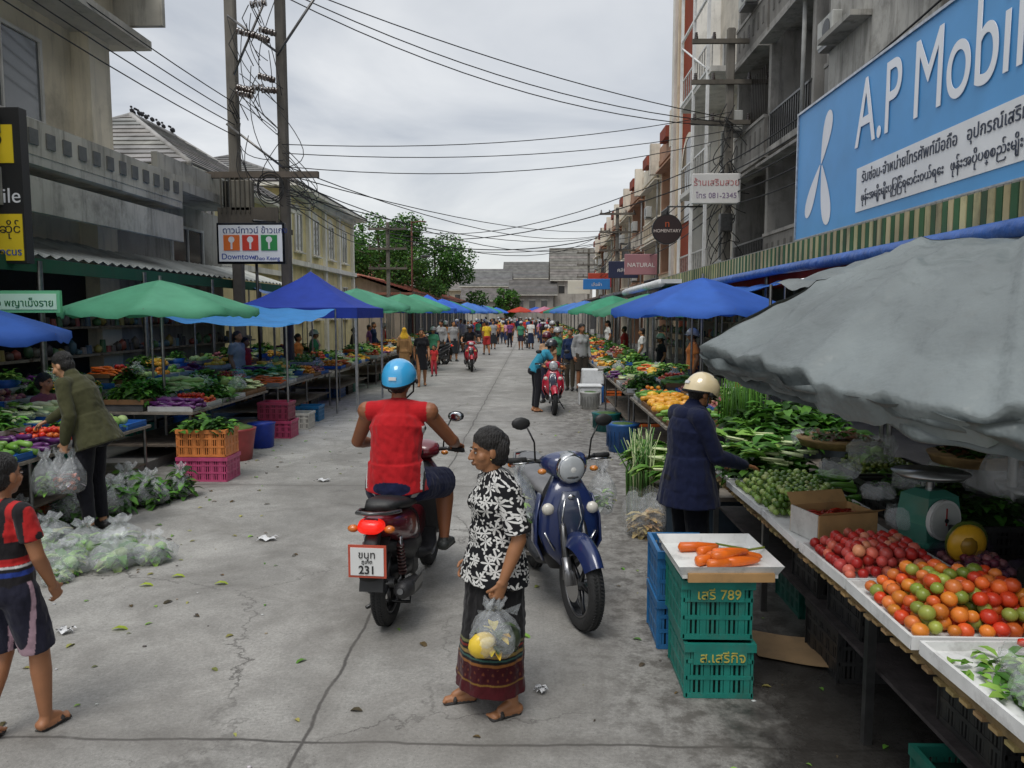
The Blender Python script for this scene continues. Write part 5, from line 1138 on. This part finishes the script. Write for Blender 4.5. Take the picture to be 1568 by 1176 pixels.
def scooter(name,loc,rz,body,body2=(.02,.02,.022),seat=(.02,.02,.02),plate=False,steer=0,classic=False,extra=None,sc_=1.0):
    b=B(name); P=body
    wheel(b,0)
    b.loft([sup(0,.52,.50,.085,.10),sup(0,.40,.56,.125,.14),sup(0,.2,.62,.145,.13),sup(0,0,.66,.135,.11),sup(0,-.2,.72,.105,.075),sup(0,-.36,.77,.05,.035)],P,'paint')
    b.loft([sup(0,.56,.40,.1,.09),sup(0,.3,.43,.125,.1),sup(0,.05,.50,.12,.06),sup(0,-.12,.56,.09,.04)],body2,'dplastic')
    b.loft([sup(0,.60,.70,.06,.03,e=2.4),sup(0,.52,.735,.105,.045,e=2.4),sup(0,.35,.76,.135,.045,e=2.6),sup(0,.15,.785,.14,.05,e=2.6),sup(0,-.05,.82,.125,.045,e=2.6),sup(0,-.22,.835,.08,.03,e=2.4)],seat,'dplastic')
    b.tube([(.1,.0,.76),(.13,-.15,.80),(.09,-.34,.83),(0,-.38,.835),(-.09,-.34,.83),(-.13,-.15,.80),(-.1,0,.76)],.013,(.05,.05,.05),'paint',8)
    b.loft([sup(0,-.33,.755,.085,.045),sup(0,-.385,.75,.075,.04),sup(0,-.405,.745,.035,.02)],hx('c2190f'),'lampred')
    for s in(-1,1): b.ell((s*.115,-.345,.735),(.035,.03,.025),hx('c86a1a'),'paint',2)
    b.grid(lambda u,v:((v-.5)*.15,-.02-.36*math.sin(.15+u*1.25)+.0,.28+.40*math.cos(.15+u*1.25)-.0),12,3,(.025,.025,.025),'dplastic')
    b.loft([sup(0,-.30,.70,.05,.04),sup(0,-.37,.60,.045,.06),sup(0,-.42,.46,.06,.03)],(.025,.025,.025),'dplastic')
    b.loft([sup(0,.45,.30,.09,.07),sup(-.02,.3,.30,.11,.09),sup(-.06,.12,.29,.07,.08),sup(-.09,-.05,.28,.045,.07)],(.14,.14,.145),'metal')
    for i in range(5): b.box((0,.34+i*.025,.30),(.2,.008,.15),(.25,.25,.25),'metal')
    b.tube([(.06,.4,.22),(.12,.3,.2),(.14,.15,.22)],[.015,.018,.02],(.3,.28,.25),'metal',8)
    b.tube([(.14,.2,.22),(.145,.15,.23),(.15,-.05,.27),(.155,-.22,.31),(.155,-.25,.315)],[.03,.055,.06,.055,.03],(.03,.03,.032),'dplastic',14); b.cyl((.155,-.25,.315),(.155,-.275,.32),.02,(.2,.2,.2),'metal',10)
    b.box((.205,0,.29),(.01,.22,.06),(.2,.2,.2),'metal')
    for s in(-1,1):
        b.tube([(s*.11,-.02,.32),(s*.115,-.1,.62)],.013,(.4,.4,.4),'chrome',8)
        for j in range(9): b.cyl((s*.111,-.035-.007*j,.36+j*.025),(s*.111,-.037-.007*j,.368+j*.025),.028,(.06,.02,.02),'paint',10)
    b.tube([(.07,0,.28),(.06,.3,.3)],.02,(.15,.15,.15),'metal',8)
    b.tube([(-.1,.32,.2),(-.2,.25,.015),(-.22,.22,.01)],.011,(.1,.1,.1),'metal',6)
    b.tube([(-.1,.2,.16),(-.13,.08,.12),(.13,.08,.12),(.1,.2,.16)],.012,(.1,.1,.1),'metal',6)
    b.loft([sup(0,.45,.34,.15,.05),sup(0,.6,.31,.17,.035),sup(0,.8,.31,.16,.035),sup(0,.92,.38,.13,.05)],body2,'dplastic')
    if not classic: b.loft([sup(0,.5,.46,.06,.12),sup(0,.65,.42,.06,.10),sup(0,.82,.48,.07,.12)],P,'paint')
    b.loft([supz(0,.93,.30,.10,.05),supz(0,.95,.42,.175,.065),supz(0,.96,.56,.205,.07),supz(0,.95,.70,.19,.075),supz(0,.93,.82,.135,.075),supz(0,.90,.92,.07,.06)],body2,'dplastic')
    b.loft([supz(0,1.01,.34,.05,.035),supz(0,1.03,.44,.15,.055),supz(0,1.045,.56,.20,.06),supz(0,1.04,.70,.195,.065),supz(0,1.02,.82,.14,.07),supz(0,.97,.93,.08,.06)],P,'paint')
    b.loft([supz(0,1.09,.48,.025,.012),supz(0,1.108,.58,.075,.02),supz(0,1.105,.72,.09,.02),supz(0,1.085,.84,.055,.02)],body2 if not classic else (.03,.04,.075),'paint')
    for s in(-1,1): b.ell((s*.145,1.085,.73),(.042,.03,.04),(.6,.57,.5) if classic else (.5,.3,.12),'glass',2); b.loft([supz(s*.16,.99,.38,.012,.04),supz(s*.215,1.0,.5,.014,.06),supz(s*.21,.98,.66,.013,.06),supz(s*.17,.95,.8,.01,.04)],P,'paint')
    if classic:
        for x_ in(-.05,.05): b.tube([(x_*.4,1.122,.52),(x_*1.3,1.13,.67),(x_*.8,1.112,.8)],.006,(.6,.6,.6),'chrome',6)
        b.ell((0,1.112,.81),(.025,.012,.018),(.6,.6,.6),'chrome',2)
        for s in(-1,1): b.tube([(s*.10,1.09,.46),(s*.17,1.09,.58)],.007,(.6,.6,.6),'chrome',6)
    m0=b.M; b.M=m0@T(0,1.0,0)@Matrix.Rotation(steer,4,'Z')@T(0,-1.0,0)
    wheel(b,1.24)
    for s in(-1,1): b.tube([(s*.075,1.24,.28),(s*.075,1.14,.52),(s*.06,1.06,.74)],[.024,.024,.02],(.12,.12,.12),'metal',10); b.tube([(s*.075,1.235,.28),(s*.075,1.17,.44)],.03,(.35,.35,.36),'metal',10)
    def fend(u,v):
        a=-1.0+u*1.95; w_=.085*(1-.25*abs(2*u-1)); t=(v-.5)*2; r=.33-.09*abs(t)**2.5; return (w_*t,1.24+r*math.sin(a),.28+r*math.cos(a))
    b.grid(fend,18,8,P,'paint')
    b.cyl((.06,1.24,.28),(.064,1.24,.28),.1,(.4,.4,.4),'chrome',24); b.box((.085,1.2,.34),(.03,.04,.07),(.2,.2,.2),'metal')
    b.loft([sup(0,.84,.985,.07,.035),sup(0,.90,1.0,.16,.06),sup(0,.97,1.0,.155,.08),sup(0,1.03,.985,.125,.08),sup(0,1.06,.98,.085,.06)],P,'paint')
    if classic:
        b.tube([(0,.99,.985),(0,1.07,.98),(0,1.085,.98)],[.1,.098,.09],(.5,.5,.5),'chrome',24); b.ell((0,1.08,.98),(.088,.03,.088),(.42,.44,.45),'glass',3); b.ell((0,1.10,.98),(.03,.012,.03),(.7,.7,.66),'glass',2)
        b.ell((0,1.095,.935),(.05,.012,.018),(.1,.1,.1),'glass',2)
    else: b.loft([sup(0,1.045,.985,.095,.05),sup(0,1.075,.98,.075,.04),sup(0,1.09,.975,.04,.02)],(.5,.52,.54),'glass')
    b.loft([sup(0,.82,1.0,.06,.03),sup(0,.80,1.005,.05,.022)],(.02,.02,.02),'glass')
    for s in(-1,1):
        b.tube([(s*.1,.93,1.0),(s*.22,.90,1.02),(s*.26,.885,1.02)],.014,(.1,.1,.1),'metal',8); b.tube([(s*.24,.89,1.02),(s*.36,.855,1.015)],[.019,.018],(.02,.02,.02),'rubber',10)
        b.tube([(s*.2,.935,1.01),(s*.28,.945,1.01),(s*.36,.90,1.0)],.006,(.4,.4,.4),'chrome',6)
        b.tube([(s*.19,.92,1.02),(s*.2,.93,1.14),(s*.25,.93,1.24)],.006,(.05,.05,.05),'metal',6)
        b.ell((s*.29,.925,1.265),(.065,.018,.042),(.02,.02,.02),'dplastic',2); b.ell((s*.29,.912,1.265),(.055,.008,.035),(.5,.52,.54),'chrome',2)
        b.ell((s*.18,1.02,.965),(.03,.025,.02),hx('c87a2a'),'paint',2)
    b.tube([(-.1,.9,1.0),(-.06,1.02,.9),(0,1.05,.8)],.006,(.02,.02,.02),'rubber',5)
    b.M=m0
    if plate:
        b.box((0,-.44,.56),(.205,.008,.17),(.74,.74,.72),'sign'); b.box((0,-.434,.56),(.235,.01,.2),(.5,.08,.04),'plastic')
    if extra: extra(b)
    o=b.done(loc,rz,scale=sc_)
    if plate:
        text(o,'plate_text','ขนท',FRONT@T(0,.583,.446),.062,(.02,.02,.02),align='CENTER'); text(o,'plate_text','ภูเก็ต',FRONT@T(0,.55,.446),.032,(.02,.02,.02),align='CENTER'); text(o,'plate_text','231',FRONT@T(0,.487,.446),.07,(.02,.02,.02),align='CENTER',bold=.001)
    return o
RZ=math.radians(-5)
scooter('motor_scooter',(-.95,4.92,.004),RZ,hx('6a1420'),plate=True)
def bags2(b):
    bag(b,(-.28,.86,.62),.09,.34,[G3,(.6,.62,.6)],seed=7); bag(b,(.3,.9,.60),.11,.38,[GW,(.65,.66,.66),G3],seed=8)
scooter('motor_scooter',(.02,6.12,.004),math.radians(192),hx('1e2c58'),seat=(.16,.16,.165),classic=True,steer=math.radians(8),extra=bags2,sc_=1.04)
scooter('motor_scooter',(.50,16.7,.004),math.radians(176),hx('b82038'),classic=True,steer=.15)
scooter('motor_scooter',(-2.3,28.2,.004),math.radians(188),hx('b02030'))
scooter('motor_scooter',(-3.5,31,.004),math.radians(150),hx('22252c')); scooter('motor_scooter',(.9,24,.004),math.radians(170),(.3,.3,.3)); scooter('motor_scooter',(-.3,47,.004),math.radians(180),hx('302a2a'))
# ---------------------------------------------------------------- PEOPLE
def paint_jersey(P,NM,C,J):
    C=C.copy(); m=NM=='top'; z=P[:,2]; x=P[:,0]
    e=m&(np.abs(np.abs(x)-.188)<.006)&(z<1.27)&(z>.85); C[e]=(.6,.6,.58)
    e=m&(np.abs(np.abs(x)-.2)<.006)&(z<1.27); C[e]=(.02,.02,.02)
    e=m&(z>1.27)&(np.abs(x)>.215); C[e]=(.03,.02,.02)
    b_=NM=='bot'; e=b_&(z<.84)&(np.sin(P[:,1]*9)>.95); C[e]=(.5,.5,.5)
    return C
rp=dict(pel=(0,.25,.89),waist=(0,.24,1.03),chest=(0,.29,1.25),neck=(0,.33,1.415),head=(0,.37,1.56),
    shR=(.20,.31,1.36),shL=(-.20,.31,1.36),elR=(.33,.50,1.14),elL=(-.34,.48,1.12),wrR=(.315,.80,1.055),wrL=(-.315,.80,1.055),
    hR=(.03,1,-.25),hL=(-.03,1,-.25),nR=(0,-.2,-1),nL=(0,-.2,-1),cR=.9,cL=.9,tR=-1,tL=1,
    hipR=(.11,.30,.86),hipL=(-.11,.30,.86),knR=(.235,.72,.79),knL=(-.24,.70,.72),anR=(.25,.62,.40),anL=(-.30,.50,.20),fR=(.15,1,0),fL=(-.2,1,-.15))
human('motorcycle_rider',(-.95,4.92,.004),RZ,1.72,skin=hx('8f5a3b'),top=hx('b51f25'),bot=hx('1d2240'),shoe=hx('3a3d3a'),sleeve='none',legs='shorts',pose=rp,vox=.0055,fat=1.2,tr=1.12,helmet=hx('3aa6dc'),paint=paint_jersey,hd=(-4,-3),topflare=.01)
def paint_sarong(P,NM,C,J):
    C=C.copy(); m=NM=='bot'; z=P[:,2]
    C[m&(z<.34)]=hx('3f141a'); C[m&(z<.24)]=hx('4a171c')
    for a,w_,c in((.46,.009,'6a6a42'),(.435,.006,'7a2a22'),(.40,.012,'8a7340'),(.375,.006,'3a5a52'),(.345,.008,'8a5a30'),(.235,.006,'7a5a2a')): C[m&(np.abs(z-a)<w_)]=hx(c)
    ang=np.arctan2(P[:,0],P[:,1]); C[m&(z<.33)&(z>.24)&(np.sin(ang*26)*np.sin(z*90)>.75)]=hx('6a3a26')
    return C
def woman_extra(b,J):
    c=J['wrL']+V3(.0,.03,-.12)
    bag(b,(c[0]-.01,c[1]+.02,c[2]-.27),.14,.29,[hx('e0bc38'),hx('4a5a32'),hx('d9b52a'),hx('30381a')],seed=12,n=7)
    b.ell((c[0]-.06,c[1]+.11,c[2]-.19),(.05,.085,.075),hx('e6c440'),'fruit',2); b.ell((c[0]-.075,c[1]+.10,c[2]-.17),(.04,.06,.04),hx('efd88a'),'fruit',2); b.ell((c[0]-.05,c[1]-.05,c[2]-.18),(.055,.07,.08),hx('3c4534'),'fruit',2)
    for s in(-1,1): b.tube([(c[0],c[1]+.03+s*.03,c[2]-.02),(c[0],c[1]+s*.012,c[2]+.05)],[.02,.006],(.7,.72,.72),'bag',6); b.add([(c[0]-.02,c[1]+s*.02,c[2]-.03),(c[0]-.03,c[1]+s*.13,c[2]+.0),(c[0]-.02,c[1]+s*.11,c[2]-.07)],[(0,1,2)],(.75,.78,.8),'bag')
    for q in(-1,1): b.ell(J['head']+V3(q*.077,0,-.045),(.005,.005,.006),(.6,.45,.15),'chrome',1)
wp=dict(pel=(0,-.01,.94),waist=(0,-.02,1.07),chest=(0,-.015,1.25),neck=(0,.0,1.40),head=(0,.05,1.55),shR=(.165,-.02,1.34),shL=(-.165,-.02,1.34),
    elL=(-.25,-.05,1.08),wrL=(-.245,.05,.84),hL=(.1,.25,-1),nL=(.9,.1,.2),cL=.95,elR=(.22,-.06,1.07),wrR=(.2,.08,.85),
    hipR=(.09,0,.9),hipL=(-.09,0,.9),knR=(.10,.06,.5),knL=(-.11,-.02,.5),anR=(.12,.13,.075),anL=(-.13,-.06,.075),cR=.5)
human('elderly_woman',(-.19,3.86,.004),math.radians(114),1.49,skin=hx('9c6b48'),hair=(.022,.019,.017),top=(.014,.014,.016),bot=(.014,.013,.014),sleeve='elbow',legs='skirt',hem=.15,pose=wp,vox=.0052,fem=True,bel=.035,fat=1.1,tr=1.26,hairlen='bob',hd=(2,-4),foot='sandal',topmat='floral',paint=paint_sarong,extra=woman_extra,topflare=.030,headscale=1.04,hemk=1.2)
np_=dict(wrR=(.2,.36,1.02),elR=(.22,.10,1.10),elL=(-.24,.10,1.08),wrL=(-.16,.34,.98),hR=(0,1,-.3),hL=(.1,1,-.3),nR=(0,-.2,-1),nL=(0,-.2,-1),tR=-1,tL=1,neck=(0,.03,1.42),head=(0,.1,1.55),chest=(0,.02,1.27))
human('shopper_in_navy_jacket',(1.13,5.5,.004),math.radians(-70),1.62,top=hx('181e38'),bot=hx('15171d'),sleeve='long',pose=np_,vox=.0075,fat=1.2,tr=1.3,helmet=hx('dccaa2'),hd=(0,-28),topflare=.03,hemk=1.6,collar=True,extra=lambda b,J:b.ell(J['neck']+V3(0,-.09,-.03),(.11,.06,.07),hx('181e38'),'cloth'))
def bag_l(b,J):
    c=J['wrL']
    for k,(dx_,dy_) in enumerate(((0,.03),(-.07,.12),(.03,-.06))): bag(b,(c[0]+dx_,c[1]+dy_+.02,c[2]-.46),.11,.38,[[hx('d89a6a'),(.6,.6,.6),hx('b5502f')],[G3,G2],[hx('c56a4a'),(.6,.6,.6)]][k],seed=30+k)
mp_=dict(pel=(0,-.05,.93),waist=(0,0,1.08),chest=(0,.08,1.27),neck=(0,.15,1.41),head=(0,.23,1.53),shR=(.18,.12,1.37),shL=(-.18,.12,1.37),elL=(-.23,.04,1.10),wrL=(-.22,.10,.86),elR=(.22,.28,1.16),wrR=(.16,.5,1.0),hR=(-.1,1,-.4),nR=(0,-.3,-1),tR=-1,cL=.9)
human('shopper_in_olive_jacket',(-4.12,7.0,.004),math.radians(88),1.74,skin=hx('ba8a68'),top=hx('474730'),bot=hx('1a1a20'),sleeve='long',pose=mp_,vox=.0075,hd=(0,-22),extra=bag_l,collar=True,fat=1.14,tr=1.2,topflare=.03,hemk=.8)
def paint_kid(P,NM,C,J):
    C=C.copy(); m=NM=='top'; z=P[:,2]; C[m&(z>1.22)&(np.sin(P[:,0]*60)>.2)]=hx('b52a2a'); C[m&(np.abs(z-1.1)<.02)]=hx('b52a2a'); C[m&(np.abs(z-1.07)<.008)]=(.6,.6,.6); C[m&(np.abs(z-1.03)<.012)]=hx('2a3f8a')
    b_=NM=='bot'; C[b_&(np.abs(P[:,1])<.015)]=(.45,.3,.35); return C
human('boy_in_football_kit',(-2.50,3.5,.004),math.radians(-15),1.38,skin=hx('a5714f'),top=(.02,.018,.02),bot=(.02,.02,.035),shoe=(.3,.25,.2),legs='shorts',paint=paint_kid,vox=.007,headscale=1.1,foot='sandal',fat=1.05,pose=dict(elR=(.22,.02,1.12),wrR=(.19,.14,.9),cR=.5,knR=(.1,.1,.5),anR=(.1,.12,.085),anL=(-.1,-.14,.085)))
lean=dict(pel=(0,-.04,.93),waist=(0,.02,1.06),chest=(0,.15,1.22),neck=(0,.27,1.33),head=(0,.36,1.44),shR=(.15,.22,1.30),shL=(-.15,.22,1.30),elR=(.18,.36,1.08),elL=(-.18,.36,1.08),wrR=(.14,.55,.98),wrL=(-.14,.55,.98))
human('woman_in_teal_shirt',(.08,16.0,.004),math.radians(-75),1.62,top=hx('3a90aa'),bot=(.02,.02,.025),pose=lean,fem=True,helmet=(.03,.03,.035),hd=(0,-15),foot='sandal')
human('pedestrian',(.35,17.6,.004),math.radians(160),1.62,top=hx('c09a7a'),bot=(.03,.03,.05),fem=True,helmet=hx('5a1a28'),pose=dict(head=(0,.05,1.57)))
rp2=dict(rp); rp2.update(knL=(-.2,.7,.75),anL=(-.17,.62,.42),anR=(.17,.62,.42),knR=(.2,.7,.75),fL=(0,1,0),fR=(0,1,0))
human('motorcycle_rider',(-2.3,28.2,.004),math.radians(188),1.65,top=(.02,.02,.025),bot=(.03,.03,.04),pose=rp2,helmet=(.03,.02,.025))
def walk(a,k=1): return dict(knR=(.09,.03+.12*a,.5),anR=(.09,.22*a-.02,.085+.02*max(0,-a)),knL=(-.09,.03-.06*a,.5),anL=(-.09,-.24*a,.1),elR=(.21,-.06-.06*a,1.11),wrR=(.21,.02-.16*a,.88),elL=(-.21,-.05+.04*a,1.11),wrL=(-.21,.06+.14*a,.88))
human('woman_in_yellow_headscarf',(-4.0,24,.004),math.radians(15),1.6,top=hx('a07a52'),hair=hx('d9aa34'),hairlen='hijab',legs='dress',hem=.12,fem=True,pose=walk(.5),sleeve='long',fat=1.15)
human('woman_in_black_dress',(-3.1,21.5,.004),math.radians(190),1.62,top=(.015,.015,.018),legs='dress',hem=.5,fem=True,pose=walk(.6),hairlen='bun',foot='sandal')
human('child_in_red',(-3.2,25,.004),math.radians(170),1.0,top=hx('c53a3a'),bot=hx('b53a45'),pose=walk(.4),headscale=1.3)
human('man_in_yellow_shirt',(-2.25,38,.004),math.radians(20),1.65,top=hx('e6c23a'),bot=hx('b53a3a'),legs='shorts',pose=walk(-.7),fat=1.1)
human('seated_vendor',(-5.95,9.2,-.28),math.radians(-100),1.6,skin=hx('b07a5a'),top=hx('7f4a5a'),bot=(.05,.05,.06),fem=True,hairlen='bob',vox=.011)
human('vendor',(3.35,3.3,.004),math.radians(80),1.62,top=(.015,.015,.02),bot=(.02,.02,.02),sleeve='long',vox=.010,pose=dict(elL=(-.2,.1,1.12),wrL=(-.2,.33,1.05),elR=(.2,.1,1.12),wrR=(.2,.33,1.05),hR=(0,1,0),hL=(0,1,0),nR=(0,0,-1),nL=(0,0,-1),tR=-1,tL=1))
R.seed(99)
TC=[hx('3a5a9a'),hx('c53a3a'),hx('d9d9d4'),(.02,.02,.025),hx('d99aaa'),hx('4a8a6a'),hx('d9b55a'),hx('7a4a7a'),hx('9a9a9a'),hx('1f2f4f'),hx('e08a4a')]
proto=[]
def crowd(n,xr,yr,nm='pedestrian',ang=None):
    for i in range(n):
        x=R.uniform(*xr); y=R.uniform(*yr)
        if len(proto)<18:
            k=R.choice(['pants','shorts','skirt','pants'])
            o=human(nm,(x,y,.004),R.choice([0,math.pi])+R.uniform(-.5,.5) if ang is None else ang+R.uniform(-.4,.4),R.uniform(1.5,1.75),skin=jit(SKIN,.2),top=R.choice(TC),bot=jit(R.choice([(.03,.03,.04),hx('2a3550'),hx('4a4338')]),.3),legs=k,hem=.35,fem=R.random()<.5,pose=walk(R.uniform(-.7,.7)),hairlen=R.choice(['short','bob','bun','long']),vox=.018,fat=R.uniform(.95,1.2),sleeve=R.choice(['short','short','long']),eyes=False,helmet=R.choice([None,None,None,hx('a8a8a8')]))
            proto.append(o)
        else:
            p=proto[(i*5+n)%len(proto)]; o=bpy.data.objects.new(nm,p.data); sc.collection.objects.link(o); o.location=(x,y,.004); o.rotation_euler=(0,0,R.choice([0,math.pi])+R.uniform(-.6,.6) if ang is None else ang+R.uniform(-.5,.5)); o.scale=(p.scale[0]*R.uniform(.95,1.04),)*3
crowd(9,(-6.3,-6.0),(12,34),'vendor',-1.5); crowd(8,(3.0,3.5),(9,34),'vendor',1.5)
crowd(7,(-4.1,-3.2),(27,42)); crowd(12,(-3.8,1.0),(42,62)); crowd(7,(.6,1.3),(20,40)); crowd(34,(-4,2),(62,96)); crowd(10,(-4.2,-3.5),(30,60)); crowd(8,(-3.2,.5),(50,70)); crowd(6,(.2,1.2),(40,60))
print('OBJ',len(bpy.data.objects),'polys',sum(len(m.polygons) for m in bpy.data.meshes))
